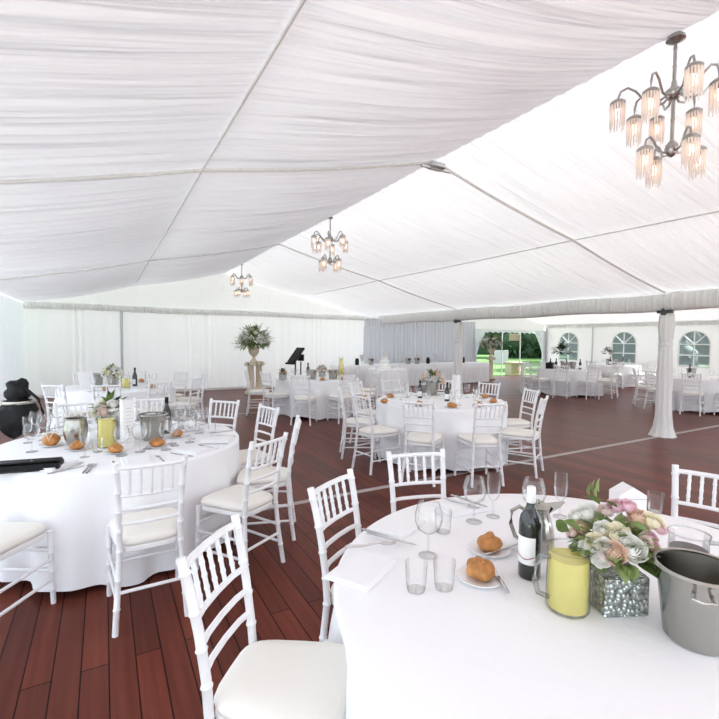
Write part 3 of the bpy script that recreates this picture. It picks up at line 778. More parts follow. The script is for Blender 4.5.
for px, py, (k, mk), lab in ((428, 556, WG, 'large wine glass nearest the left napkins on the nearest table'), (443, 532, TU, 'short tumbler between two wine glasses at left of the nearest table'),
    (474, 522, WG, 'large wine glass at far rim of the nearest table, left of the wine bottle'), (493, 517, FL, 'champagne flute at far rim, left of the wine bottle'),
    (533, 524, WG, 'large wine glass standing behind the wine bottle'), (560, 517, FL, 'champagne flute standing between wine bottle and roses'),
    (444, 588, TU, 'tumbler left of the front bread roll on the nearest table'), (416, 590, TU, 'faint tumbler beside the lower left napkin'),
    (655, 512, TU, 'clear tumbler right of the white gift box')):
    on(k, mk, *P2(px, py), 0, lab, 'glass', 'glasses '+G)
for px, py, rz, lab in ((489, 551, .4, 'rear of two bread rolls near the wine bottle on the nearest table'), (480, 579, 1.4, 'front bread roll at bottom of the nearest table')):
    x, y = P2(px, py); on('plate', side_plate, x, y, 0, 'white side plate under the '+lab.split(' on ')[0].split(' at ')[0], 'plate', 'side plates '+G)
    on('roll', roll, x, y, rz, lab, 'bread', 'bread rolls '+G, .758)
    on('butter_knife', knife, x+.045, y-.035, R(250)+rz, 'butter knife on plate of the '+lab.split(' on ')[0].split(' at ')[0], 'knife', 'cutlery '+G, .767)
x, y = P2(529, 576); on('bottle', bottle, x, y, R(172), 'dark wine bottle with white foil cap and white label, nearest table', 'bottle', None)
x, y = P2(569, 548, .94); on('jug_near', lambda: jug(.19, .86), x, y, R(-28), 'glass jug of yellow drink at bottom edge beside the roses', 'jug', None)
x, y = P2(699, 568, .95); on('bucket', bucket, x, y, .5, 'steel ice bucket at lower right corner of the nearest table', 'bucket', 'steel ice buckets')
x, y = P2(689, 533, .89); on('jug_dark', lambda: jug(.14, .6, 'cola'), x, y, 2, 'glass jug of dark drink behind the right-hand ice bucket', 'jug', None)
x, y = P2(627, 512); on('box', favour_box, x, y, R(-30), 'white house-shaped gift box standing behind the roses', 'box', None)
def pitcher():
    o = raw('coffee_pot'); m = M['steel']
    part('body', MB().lathe([(0, 0), (.045, 0), (.05, .006), (.058, .04), (.06, .08), (.05, .13), (.040, .165), (.044, .18), (.04, .18), (.037, .165), (.0, .1)], 32), m, o, ang=.9)
    part('spout', MB().add([(.03, -.028, .165), (.03, .028, .165), (.045, -.03, .185), (.045, .03, .185), (.105, -.006, .20), (.105, .006, .20), (.09, 0, .178)], [(0, 2, 4, 6), (1, 6, 5, 3), (0, 6, 1), (4, 5, 6), (2, 3, 5, 4)]), m, o)
    part('handle', MB().tube([(-.04, 0, .165), (-.075, 0, .185), (-.105, 0, .17), (-.108, 0, .12), (-.09, 0, .07), (-.058, 0, .05)], .0075, 10), m, o)
    part('lid', MB().lathe([(.043, .18), (.044, .186), (.03, .196), (.008, .2), (.007, .21), (0, .213)], 28), m, o); return o
x, y = P2(537, 553); on('pot', pitcher, x, y, R(-25), 'polished steel coffee pot standing behind the wine bottle', 'pot', None)
# rose centrepiece: blooms sit on a low dome over a silver cube
vx, vy = P2(612, 604); VC = Vector((vx, vy, .7505))
o = thing('rose_centrepiece', 'low centrepiece of white, peach and pink roses in silver mosaic cube', 'flower arrangement', VC, R(-30))
part('mosaic_vase', MB().box((-.07, -.07, 0), (.07, .07, .12), .004), M['mosaic'], o, 'silver mosaic cube vase', smooth=False)
o.rotation_euler = (0, 0, 0); o.children[0].rotation_euler = (0, 0, R(-25))
DC = Vector((0, 0, .165)); DR = Vector((.122, .122, .095))
def dome(px, py):
    v = ray(px, py); e = EYE-VC-DC; A = Vector((v.x/DR.x, v.y/DR.y, v.z/DR.z)); B = Vector((e.x/DR.x, e.y/DR.y, e.z/DR.z))
    a, bb, c = A.dot(A), A.dot(B), B.dot(B)-1; D = bb*bb-a*c
    t = (-bb-math.sqrt(D))/a if D > 0 else -bb/a
    p = e+v*t; n = Vector((p.x/DR.x**2, p.y/DR.y**2, p.z/DR.z**2)).normalized()
    return p+DC, n
for px, py, k, s in ((585, 509, 'rwhite', .046), (579, 524, 'rpeach', .040), (592, 518, 'rblush', .03), (617, 532, 'rcream', .047), (603, 527, 'rwhite', .036), (594, 541, 'rcream', .036), (614, 552, 'rpeach', .042), (634, 548, 'rwhite', .048),
    (617, 503, 'rpink', .036), (628, 503, 'rpink', .033), (640, 514, 'rpeach', .040), (641, 525, 'rblush', .038), (655, 519, 'rcream', .040), (652, 536, 'rpink', .030), (606, 508, 'rblush', .032), (656, 545, 'rpink', .024), (600, 558, 'rwhite', .034), (625, 520, 'rblush', .032), (574, 513, 'rwhite', .030), (596, 516, 'rcream', .030), (626, 538, 'rwhite', .034), (604, 545, 'rwhite', .030), (646, 541, 'rblush', .028), (584, 547, 'rwhite', .028), (662, 528, 'rpink', .024), (570, 532, 'rblush', .024)):
    p, nn = dome(px, py); s *= .84; bloom(o, k, p-nn*s*.2, (nn*.5+(EYE-VC).normalized()*.5).normalized(), s)
rng = random.Random(4); f1, f2 = MB(), MB()
for k in range(170):
    d = rdir(rng, -.25); leaf_mb(f1 if k % 2 else f2, DC+Vector((d.x*.07, d.y*.07, d.z*.045)), d, Vector((0, 0, 1)), rng.uniform(.05, .08), rng.uniform(.03, .05))
for px, py, ln in ((601, 511, .07), (617, 516, .075), (645, 538, .06), (585, 535, .06), (575, 535, .06)):
    p, nn = dome(px, py); leaf_mb(f1, p+nn*.02, Vector((ray(px-30, py-22)-ray(px, py))).normalized(), nn, ln, .04)
for px, py in ((594, 494), (599, 492), (590, 497), (597, 499)):
    p, nn = dome(px, py); leaf_mb(f2, p, Vector((-.1, .1, 1)), Vector((0, 1, 0)), .05, .02)
part('leaves', f1, M['leaf'], o, 'dark green leaves'); part('sprig_foliage', f2, M['leafl'], o, 'pale green sprigs')

# --- the left table
G = 'on the left table'
x, y = P2(76, 445); on('cooler', cooler, x, y, 0, 'pot-bellied silver wine cooler on the left table', 'wine cooler', None)
x, y = P2(107, 447); on('jug_left', lambda: jug(.23, .92), x, y, R(150), 'tall glass jug of yellow drink on the left table', 'jug', None)
x, y = P2(126, 448); on('menu', menu_card, x, y, R(40), 'tall white printed menu tower on the left table', 'menu', 'menu cards')
x, y = P2(153, 439); on('bucket', bucket, x, y, .3, 'steel ice bucket right of the menu tower on the left table', 'bucket', 'steel ice buckets')
x, y = P2(167, 433); on('dark_bottle', dark_bottle, x, y, 0, 'dark bottle half hidden behind the ice bucket on the left table', 'bottle', 'dark wine bottles')
x, y = P2(112, 438); on('cp_left', centrepiece(2, ('rwhite', 'rcream', 'rwhite', 'rblush'), .11), x, y, 0, 'white and cream flowers behind the menu tower on the left table', 'flower arrangement', 'table flowers').scale = (1.25, 1.25, 1.25)
for px, py, lab in ((77, 450, 'bread roll before the wine cooler on the left table'), (116, 453, 'bread roll before the yellow jug on the left table'), (157, 447, 'bread roll before the ice bucket on the left table'),
                    (177, 437, 'bread roll right of the ice bucket on the left table')):
    x, y = P2(px, py); on('plate', side_plate, x, y, 0, 'side plate under the '+lab, 'plate', 'side plates '+G); on('roll', roll, x, y, px*.1, lab, 'bread', 'bread rolls '+G, .758)
def ribbon_roll():
    o = raw('bread_roll'); part('crust', roll_mesh(), M['crust'], o, ang=3)
    part('ribbon', MB().tube([(-.05, .0, .06), (-.02, -.03, .065), (0, -.05, .03), (.02, -.03, .065), (.05, 0, .06)], .004, 6), M['ribbon'], o, 'pale ribbon in a heart shape')
    o.scale = (1.05, 1.05, 1.5); return o
x, y = P2(51, 446); on('plate', side_plate, x, y, 0, 'white side plate under the ribboned bread', 'plate', 'side plates '+G)
on('ribbon_roll', ribbon_roll, x, y, -.2, 'bread with a heart of pale ribbon, left of the wine cooler', 'bread', 'bread rolls '+G, .757)
def folder():
    o = raw('black_folder')
    part('cover', MB().box((-.24, -.06, 0), (.24, .06, .056), .012), M['black'], o)
    part('flap', MB().box((-.24, -.062, .055), (.24, .03, .063), .004), M['black'], o)
    part('emblem', MB().lathe([(0, .0), (.006, .0), (.006, .0015), (0, .002)], 12, (.09, -.03, .063)), M['gold'], o, 'small gold mark'); return o
x, y = P2(16, 471); on('folder', folder, x, y, R(-10), 'long black folder with gold mark at left edge of the left table', 'folder', None)
on('knife', knife, *P2(67, 470), R(-60), 'steel knife lying right of the black folder', 'knife', 'cutlery '+G)
on('fork', fork, *P2(87, 469), R(-10), 'nearer steel fork lying right of the black folder', 'fork', 'cutlery '+G)
on('fork', fork, *P2(91, 469), R(-12), 'farther steel fork lying right of the black folder', 'fork', 'cutlery '+G)
for px, py, (k, mk), lab in ((32, 452, WG, 'wine glass at left edge behind the black folder'), (44, 440, WG, 'wine glass just left of the ribboned bread'), (28, 443, FL, 'champagne flute at left edge near the black bag'),
    (60, 436, TU, 'tumbler behind the ribboned bread'), (98, 452, TU, 'tumbler between wine cooler and yellow jug'), (140, 452, WG, 'wine glass before the menu tower at its right'), (147, 449, FL, 'champagne flute before the ice bucket'),
    (172, 444, WG, 'wine glass just right of the ice bucket'), (186, 436, FL, 'champagne flute farther right of the ice bucket'), (195, 431, WG, 'wine glass right of all bread rolls on the left table'), (36, 436, WG, 'wine glass beside the black bag, nearest left edge'), (49, 431, FL, 'champagne flute behind the ribboned bread'), (58, 428, WG, 'wine glass between ribboned bread and wine cooler'),
    (181, 427, WG, 'wine glass at far right of the left table, leftmost of three'), (192, 428, FL, 'champagne flute at far right of the left table'), (203, 430, WG, 'wine glass nearest the far right chair of the left table'), (212, 432, TU, 'tumbler near the right rim of the left table')):
    on(k, mk, *P2(px, py), 0, lab, 'glass', 'glasses '+G)
def bag():
    o = raw('black_bag')
    part('bag_body', MB().ball((0, 0, .16), (.13, .10, .165), 20, 12, lambda d: 1+.14*sin(5*d.x+3*d.z)+.12*sin(9*d.y+4*d.z)+.06*sin(14*d.x)), M['black'], o, ang=3)
    part('bag_top', MB().ball((-.01, 0, .36), (.085, .075, .10), 16, 10, lambda d: 1+.16*sin(6*d.z+4*d.x)+.12*sin(9*d.y+3*d.x)), M['black'], o, ang=3)
    part('strap', MB().tube([(.06, -.06, .38), (.14, -.09, .3), (.17, -.08, .18), (.12, -.09, .05)], .012, 8), M['black'], o)
    part('trim_band', MB().lathe([(.118, .26), (.122, .27), (.118, .285)], 20), M['satin'], o, 'pale grey band'); return o
x, y = P2(20, 434); on('bag', bag, x, y, 0, 'lumpy black bag with strap at left edge of the left table', 'bag', None)

# --- the middle table
x, y = P2(432, 395); on('cp_mid', centrepiece(5, ('rblush', 'rwhite', 'rpeach', 'rwhite'), .14), x, y, 0, 'blush and white flowers in steel pot on the middle table', 'flower arrangement', 'table flowers').scale = (1.3, 1.3, 1.3)
for px, py, lab in ((420, 398, 'dark bottle left of the flowers on the middle table'), (447, 401, 'dark bottle right of the flowers on the middle table')):
    on('dark_bottle', dark_bottle, *P2(px, py), 0, lab, 'bottle', 'dark wine bottles').scale = (.9, .9, .82)
x, y = P2(456, 402); on('menu', menu_card, x, y, R(20), 'white menu tower right of the flowers on the middle table', 'menu', 'menu cards')
for px, py, lab in ((358, 401, 'left of two bread rolls at left of the middle table'), (378, 404, 'right of two bread rolls at left of the middle table'), (447, 409, 'bread roll at front of the middle table below the menu tower')):
    x, y = P2(px+6, py-1); on('roll', roll, x, y, px, lab, 'bread', 'bread rolls on the middle table')
# --- the urn-side table
for px, py, lab in ((312, 380, 'steel ice bucket left of the flowers on the urn-side table'), (333, 380, 'steel ice bucket beside the tall yellow carafe')):
    on('bucket', bucket, *P2(px, py), 0, lab, 'bucket', 'steel ice buckets')
on('dark_bottle', dark_bottle, *P2(308, 377), 0, 'dark bottle at left of the urn-side table', 'bottle', 'dark wine bottles')
on('cp_urn', centrepiece(9, ('rblush', 'rpeach', 'rwhite'), .12, 'cube'), *P2(322, 376.5), 0, 'peach flowers in the middle of the urn-side table', 'flower arrangement', 'table flowers')
def carafe():
    o = raw('tall_carafe')
    part('carafe_wall', MB().lathe([(0, .002), (.05, .002), (.058, .01), (.055, .25), (.042, .36), (.04, .44), (.048, .47)], 20), M['glass'], o, ang=1.0)
    part('drink', MB().lathe([(0, .01), (.048, .01), (.052, .02), (.05, .25), (.038, .36), (.036, .43), (0, .43)], 20), M['juice'], o, 'yellow drink'); return o
on('carafe', carafe, *P2(341, 379), 0, 'tall carafe of yellow drink on the urn-side table', 'carafe', None)
on('cp_small', centrepiece(12, ('rpeach', 'rblush'), .07, 'cube', 6), *P2(283, 380), 0, 'small peach posy at left end of the urn-side table', 'flower arrangement', 'table flowers')
# --- the far left table
on('cp_back', centrepiece(14, ('rwhite', 'rcream', 'rwhite'), .13), *P2(113, 387), 0, 'cream flowers in steel pot on the far left table', 'flower arrangement', 'table flowers').scale = (1.25, 1.25, 1.25)
on('jug_back', lambda: jug(.2, .8), *P2(126, 388), 0, 'glass jug of pale yellow drink on the far left table', 'jug', None)
on('dark_bottle', dark_bottle, *P2(135, 386), 0, 'dark bottle right of the yellow jug on the far left table', 'bottle', 'dark wine bottles')
for px, py in ((97, 386),): on('bucket', bucket, *P2(px, py), 0, 'steel ice bucket left of the flowers on the far left table', 'bucket', 'steel ice buckets')
def easel_card():
    o = raw('leaning_card'); b = MB().box((-.11, -.003, 0), (.11, .003, .28)); b.xf(Matrix.Rotation(R(-24), 4, 'X')); part('card', b, M['label'], o, smooth=False)
    part('prop', MB().box((-.02, .0, .0), (.02, .16, .004)), M['label'], o, smooth=False); return o
on('card', easel_card, *P2(88, 388), R(20), 'white card propped at a slant on the far left table', 'card', None)
# --- second tent tables
k = 0
for tb, spots in (('annex', ((-.5, .25, 0), (-.25, -.1, 1), (.05, .1, 0), (.2, -.25, 0), (.35, .1, 1), (-.1, .35, 0))), ('rear', ((-.2, .0, 0), (.1, -.3, 0), (.25, .1, 1))), ('edge', ((-.3, .1, 0), (0, .2, 1)))):
    x, y, r = TABLES[tb]
    nm = {'annex': ['at its garden end', 'near its garden end', 'left of its leafy flowers', 'before its leafy flowers', 'at its window end', 'behind its leafy flowers'],
          'rear': ['at its left', 'at its front', 'at its right'], 'edge': ['at its left', 'at its far side']}[tb]
    for (dx, dy, kind), w in zip(spots, nm):
        if kind: on('bucket', bucket, x+dx, y+dy, 0, "steel ice bucket on the %s %s" % (NAMES[tb], w), 'bucket', 'steel ice buckets')
        else: on('dark_bottle', dark_bottle, x+dx, y+dy, 0, 'dark bottle on the %s %s' % (NAMES[tb], w), 'bottle', 'dark wine bottles')
def leafy(seed, rad, h, nl, dark=False):
    def make():
        rng = random.Random(seed); o = raw('leafy_arrangement')
        part('vase', MB().lathe([(0, 0), (.05, 0), (.055, .005), (.04, .08), (.05, .2), (.06, .22), (.05, .22), (0, .1)], 20), M['steel'], o)
        f = MB()
        for k in range(nl):
            d = rdir(rng, -.2); leaf_mb(f, Vector((0, 0, h))+Vector((d.x, d.y, d.z))*rad*rng.uniform(.3, .8), d, Vector((0, 0, 1)), rad*.5, rad*.2)
        part('leaves', f, M['leafd' if dark else 'leaf'], o)
        for k in range(8):
            d = rdir(rng, .0); bloom(o, 'rwhite', Vector((0, 0, h))+d*rad*.85, d, .04)
        return o
    return make
on('leafy_a', leafy(3, .3, .5, 120, True), 12.45, 9.0, 0, "leafy dark arrangement on the second tent's front table", 'flower arrangement', 'table flowers')
on('leafy_b', leafy(6, .22, .42, 80, True), 16.0, 9.7, 0, "leafy arrangement on the second tent's rear table", 'flower arrangement', 'table flowers')
def black_case():
    o = raw('black_case'); part('case_body', MB().box((-.14, -.09, 0), (.14, .09, .2), .01), M['black'], o); part('handle', MB().tube([(-.05, 0, .2), (-.05, 0, .235), (.05, 0, .235), (.05, 0, .2)], .008, 6), M['black'], o); return o
on('case', black_case, 11.55, 8.75, .4, "black box at garden end of the second tent's front table", 'box', None)

# ------------------------------------------------------------------ head table, cake table
t = thing('head_table', 'long head table standing along the pale pleated drape', 'table', (9.6, 12.75, 0), 0)
part('tabletop', MB().box((-3.15, -.36, .70), (3.15, .36, .738)), M['ply'], t, smooth=False)
for sx in (-2.9, -1, 1, 2.9):
    for sy in (-.28, .28): part('leg', MB().tube([(sx, sy, 0), (sx, sy, .7)], .016, 8), M['dark'], t)
def skirt_loop(mb, hx, hy, top, hem, amp, k):
    per = []
    rr = .12
    def corner(cx, cy, a0):
        return [(cx+rr*cos(R(a0+90*q/6)), cy+rr*sin(R(a0+90*q/6)), cos(R(a0+90*q/6)), sin(R(a0+90*q/6))) for q in range(7)]
    def side(a, b2, nx, ny):
        n_ = max(2, int((Vector(b2)-Vector(a)).length/.03)); return [(a[0]+(b2[0]-a[0])*q/n_, a[1]+(b2[1]-a[1])*q/n_, nx, ny) for q in range(1, n_)]
    per += side((-hx+rr, -hy), (hx-rr, -hy), 0, -1)+corner(hx-rr, -hy+rr, -90)+side((hx, -hy+rr), (hx, hy-rr), 1, 0)+corner(hx-rr, hy-rr, 0)+side((hx-rr, hy), (-hx+rr, hy), 0, 1)+corner(-hx+rr, hy-rr, 90)+side((-hx, hy-rr), (-hx, -hy+rr), -1, 0)+corner(-hx+rr, -hy+rr, 180)
    n_ = len(per); V = [(x, y, top) for x, y, _, _ in per]
    for lv in (.0, .3, 1):
        for i, (x, y, nx, ny) in enumerate(per):
            a = amp*(.4+.6*lv)*(sin(i*k)+.4*sin(i*k*.37)) ; V.append((x+nx*(.006+amp+a), y+ny*(.006+amp+a), (top-.012)+(hem-top+.012)*lv))
    Fc = [tuple(range(n_))]
    for l in range(3):
        for i in range(n_): Fc.append((l*n_+i, (l+1)*n_+i, (l+1)*n_+(i+1) % n_, l*n_+(i+1) % n_))
    return mb.add(V, Fc)
single('tablecloth', skirt_loop(MB(), 3.2, .4, .75, .02, .016, 1.1), M['cloth'], 'white pleated cloth skirting the long head table', 'tablecloth', (9.6, 12.75, 0), 0, None, ang=1.2)
t = thing('cake_table', 'small round table in front of the head table carrying the cake', 'table', (7.05, 10.75, 0), 0)
part('tabletop', MB().lathe([(0, .70), (.55, .70), (.55, .735), (0, .735)], 40), M['ply'], t); part('pedestal', MB().lathe([(.3, 0), (.3, .02), (.05, .05), (.05, .70)], 16, closed=True), M['dark'], t)
b = MB(); N = 140
V = [(0, 0, .75)]+[(.57*cos(2*PI*j/N), .57*sin(2*PI*j/N), .75) for j in range(N)]
for q, z in ((0, .735), (.4, .5), (1, .02)):
    V += [((.578+.05*q+.02*(.3+q)*sin(26*2*PI*j/N))*cos(2*PI*j/N), (.578+.05*q+.02*(.3+q)*sin(26*2*PI*j/N))*sin(2*PI*j/N), z) for j in range(N)]
Fc = [(0, 1+j, 1+(j+1) % N) for j in range(N)]+[(1+l*N+j, 1+(l+1)*N+j, 1+(l+1)*N+(j+1) % N, 1+l*N+(j+1) % N) for l in range(3) for j in range(N)]
single('tablecloth', b.add(V, Fc), M['cloth'], 'white pleated cloth over the cake table', 'tablecloth', (7.05, 10.75, 0), 0, None, ang=1.4)
o = thing('wedding_cake', 'tiered white cake with peach flowers on top, on cake table', 'cake', (7.0, 10.8, .751), 0)
for r0, z0, z1 in ((.2, .02, .13), (.145, .13, .24), (.1, .24, .34)): part('cake_tier', MB().lathe([(0, z0), (r0, z0), (r0, z1-.01), (r0-.01, z1), (0, z1)], 32), M['cake'], o)
part('cake_board', MB().lathe([(0, 0), (.26, 0), (.26, .015), (.2, .02), (0, .02)], 36), M['china'], o)
for k in range(7):
    a = k*2.4; bloom(o, ('rpeach', 'rblush', 'rcream')[k % 3], Vector((.055*cos(a)*(k > 0), .055*sin(a)*(k > 0), .355+.02*(k == 0))), Vector((cos(a)*.5, sin(a)*.5, 1)).normalized(), .045)
def fan_napkin():
    o = raw('standing_napkin')
    part('holder', MB().lathe([(0, 0), (.035, 0), (.035, .005), (.006, .012), (.006, .09), (.03, .12), (.035, .17)], 16), M['glass'], o)
    b = MB()
    def fn(u, v):
        a = (u-.5)*1.5; w = .15*v; return (sin(a)*w*1.0, .02*sin(u*40)*(.3+v), .11+cos(a)*.24*v)
    part('napkin_fan', b.grid(fn, 40, 6), M['napkin'], o, ang=3); return o
G2 = 'standing white napkins on the head table'
def hx(px, yy=12.6): 
    v = ray(px, 366); t_ = yy/v.y; return v.x*t_, yy
for px, lab in ((362, 'white napkin fan at left of the head table'), (384, 'white napkin fan left of the cake'), (402, 'white napkin fan right of the cake'), (419, 'white napkin fan second right of the cake'), (435, 'white napkin fan at right, near the draped post')):
    on('fan_napkin', fan_napkin, *hx(px), -YAW, lab+' on the head table' if 'head' not in lab else lab, 'napkin', G2)
for px, lab in ((371, 'left part of the head table'), (408, 'head table right of the cake'), (417, 'middle of the head table, second right of the cake')):
    on('bucket', bucket, *hx(px, 12.55), 0, 'steel ice bucket on the '+lab, 'bucket', 'steel ice buckets')
def jar():
    o = raw('black_jar'); part('jar_body', MB().lathe([(0, 0), (.055, 0), (.065, .02), (.065, .15), (.05, .18), (.05, .2), (0, .2)], 20), M['black'], o); part('lid', MB().lathe([(.053, .2), (.053, .215), (0, .22)], 20), M['black'], o); return o
for px, lab in ((357, 'left end of the head table'), (428, 'right half of the head table'), (463, 'right end of the head table, past the draped post')):
    on('jar', jar, *hx(px, 12.6), 0, 'small black jar at '+lab, 'jar', 'black jars on the head table')

# ------------------------------------------------------------------ flower urns
def pillar():
    o = raw('stone_pillar'); m = M['stone']
    part('plinth', MB().box((-.14, -.14, 0), (.14, .14, .10), .012), m, o)
    part('shaft', MB().lathe([(.12, .10), (.125, .12), (.10, .15), (.095, .3), (.085, .78), (.10, .8), (.09, .83)], 40, wave=lambda w, z: .035*sin(12*w)), m, o, ang=1)
    c = MB().box((-.13, -.12, .87), (.13, .12, .91), .01)
    for s in (-1, 1): c.tube([(s*.105, -.12, .845), (s*.105, .12, .845)], .05, 14)
    part('scroll_capital', c, m, o); return o
put('pillar', pillar, (3.58, 12.45, 0), YAW*-1, 'left of two cream pillars with scroll capitals under the flower urn', 'pillar', 'cream scroll pillars')
put('pillar', pillar, (3.90, 12.72, 0), YAW*-1, 'right and farther of two cream pillars under the flower urn', 'pillar', 'cream scroll pillars')
def urn(m):
    def make():
        o = raw('flower_urn')
        part('foot', MB().lathe([(0, 0), (.11, 0), (.11, .03), (.07, .06), (.04, .12), (.05, .15), (0, .15)], 28), M[m], o, ang=.9)
        part('urn_bowl', MB().lathe([(.045, .15), (.10, .2), (.15, .28), (.155, .36), (.18, .41), (.185, .43), (.16, .43), (.13, .3), (0, .22)], 36), M[m], o, ang=.9); return o
    return make
put('urn_a', urn('stone'), (3.70, 12.56, .91), 0, 'cream stone urn standing on the two scroll pillars', 'urn', None)
def big_flowers(seed, rx, rz, leafmat):
    def make():
        rng = random.Random(seed); o = raw('tall_flower_display'); f, fl = MB(), MB()
        C0 = Vector((0, 0, rz*.75))
        for k in range(420):
            d = rdir(rng, -.55); p = C0+Vector((d.x*rx, d.y*rx, d.z*rz))*rng.uniform(.25, .92)
            leaf_mb(f if k % 3 else fl, p, (d+Vector((0, 0, rng.uniform(-.5, .5)))).normalized(), Vector((0, 0, 1)), rng.uniform(.10, .2), rng.uniform(.035, .07))
        st = MB()
        for k in range(26):
            d = rdir(rng, -.1); e = C0+Vector((d.x*rx*1.25, d.y*rx*1.25, d.z*rz*1.25)); st.tube([(0, 0, -.05), C0*.6, e], .004, 4)
            for q in range(4): leaf_mb(fl, C0+(e-C0)*(.7+.1*q), (d+rdir(rng)*.6).normalized(), Vector((0, 0, 1)), .08, .03)
        part('leaves', f, M[leafmat], o); part('sprig_foliage', fl, M['leafl'], o, 'paler sprigs'); part('stems', st, M['leaf'], o)
        for k in range(60):
            d = rdir(rng, -.5); bloom(o, 'rwhite', C0+Vector((d.x*rx, d.y*rx, d.z*rz))*rng.uniform(.75, 1), d, rng.uniform(.045, .075))
        return o
    return make
put('bigf_a', big_flowers(21, .50, .42, 'leaf'), (3.70, 12.56, 1.18), 0, 'tall display of white flowers and greenery in the cream urn', 'flower arrangement', 'tall flower displays')
put('ped_b', pillar, (13.9, 13.35, 0), 0, 'stone pillar beside the garden opening behind the head table', 'pillar', 'cream scroll pillars')
o = ctree(PROTO['urn_a']); o.location = (13.9, 13.35, .91); tag(o, 'urn on the pillar beside the garden opening', 'urn')
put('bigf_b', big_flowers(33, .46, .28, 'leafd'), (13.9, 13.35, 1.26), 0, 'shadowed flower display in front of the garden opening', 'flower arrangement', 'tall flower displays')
# reading stand with a tilted black top
o = thing('lectern', 'black stand with steeply tilted panel, behind the urn-side table', 'stand', (4.25, 10.75, 0), R(18))
part('base', MB().lathe([(0, 0), (.22, 0), (.22, .02), (.03, .04), (0, .04)], 24), M['dark'], o); part('pole', MB().tube([(0, 0, .03), (0, 0, 1.0)], .02, 10), M['dark'], o)
b = MB().box((-.025, -.15, -.25), (.025, .15, .25), .012); b.xf(Matrix.Rotation(R(42), 4, 'Y')); part('panel', b, M['black'], o, loc=(0.02, 0, 1.16))
part('ledge', MB().box((-.22, -.15, .93), (-.10, .15, .98), .01), M['black'], o)
o = thing('floor_speaker', 'small black speaker on a pole beside the tilted panel', 'speaker', (4.50, 11.0, 0), R(-30))
part('cabinet', MB().box((-.08, -.08, 1.0), (.08, .08, 1.17), .012), M['black'], o); part('stand_pole', MB().tube([(0, 0, .02), (0, 0, .98)], .018, 8), M['dark'], o); part('foot', MB().lathe([(0, 0), (.18, 0), (.18, .02), (0, .03)], 20), M['dark'], o)

# ------------------------------------------------------------------ chandeliers
def chandelier():
    o = raw('chandelier'); m = M['nickel']
    part('ceiling_rose', MB().lathe([(0, .86), (.03, .86), (.05, .84), (.055, .82), (.02, .80), (0, .79)], 20), m, o)
    part('stem', bamboo([(0, 0, .10), (0, 0, .84)], .011, (.1, .3, .55, .62, .75, .9)), m, o)
    part('hub', MB().lathe([(0, .44), (.03, .45), (.05, .48), (.05, .50), (.02, .53), (.015, .56), (0, .57)], 20), m, o)
    part('lower_hub', MB().lathe([(0, .08), (.02, .09), (.04, .13), (.035, .16), (.012, .19), (0, .2)], 20), m, o)
    def arm(a, r, z, rise, drop):
        c, s = cos(a), sin(a)
        pts = [(0, .03), (r*.25, -.02), (r*.5, -.01), (r*.68, rise*.7), (r*.82, rise), (r*.95, rise*.8), (r, rise*.3), (r, -drop)]
        A = part('arm', MB().tube([(c*q, s*q, z+h) for q, h in pts], .0075, 7), m, o)
        zc = z-drop
        part('cap', MB().lathe([(0, .02), (.03, .018), (.047, .004), (.047, -.012), (.04, -.014), (0, -.005)], 20, (c*r, s*r, zc)), m, A)
        sh = MB()
        for k in range(16):
            w = 2*PI*k/16; x, y = c*r+.042*cos(w), s*r+.042*sin(w); L_ = .165+.02*sin(k*2.4)
            sh.tube([(x, y, zc-.012), (x, y, zc-.06), (x, y, zc-.11), (x, y, zc-L_)], [.0055, .0065, .006, .0035], 5)
        part('beaded_shade', sh, M['bead'], A, 'frosted beaded shade')
        part('bulb', MB().ball((c*r, s*r, zc-.07), (.017, .017, .034), 10, 8), M['bulb'], A, 'lit warm bulb')
    for k in range(8): arm(2*PI*k/8+.2, .32 if k % 2 == 0 else .25, .47, .09, .0 if k % 2 == 0 else .04)
    for k in range(4): arm(2*PI*k/4+.5, .172, .13, .08, -.0)
    return o
put('chandelier', chandelier, (XP, 6.62, 2.72), 0, 'middle one of three beaded chandeliers, hanging before the white slope', 'chandelier', 'beaded chandeliers along the ridge')
put('chandelier', chandelier, (XP, 12.0, 2.72), .3, 'farthest and smallest beaded chandelier, above the flower urn', 'chandelier', 'beaded chandeliers along the ridge')
put('chandelier', chandelier, (XP, 1.57, 2.69), .55, 'nearest and largest beaded chandelier at top right', 'chandelier', 'beaded chandeliers along the ridge')

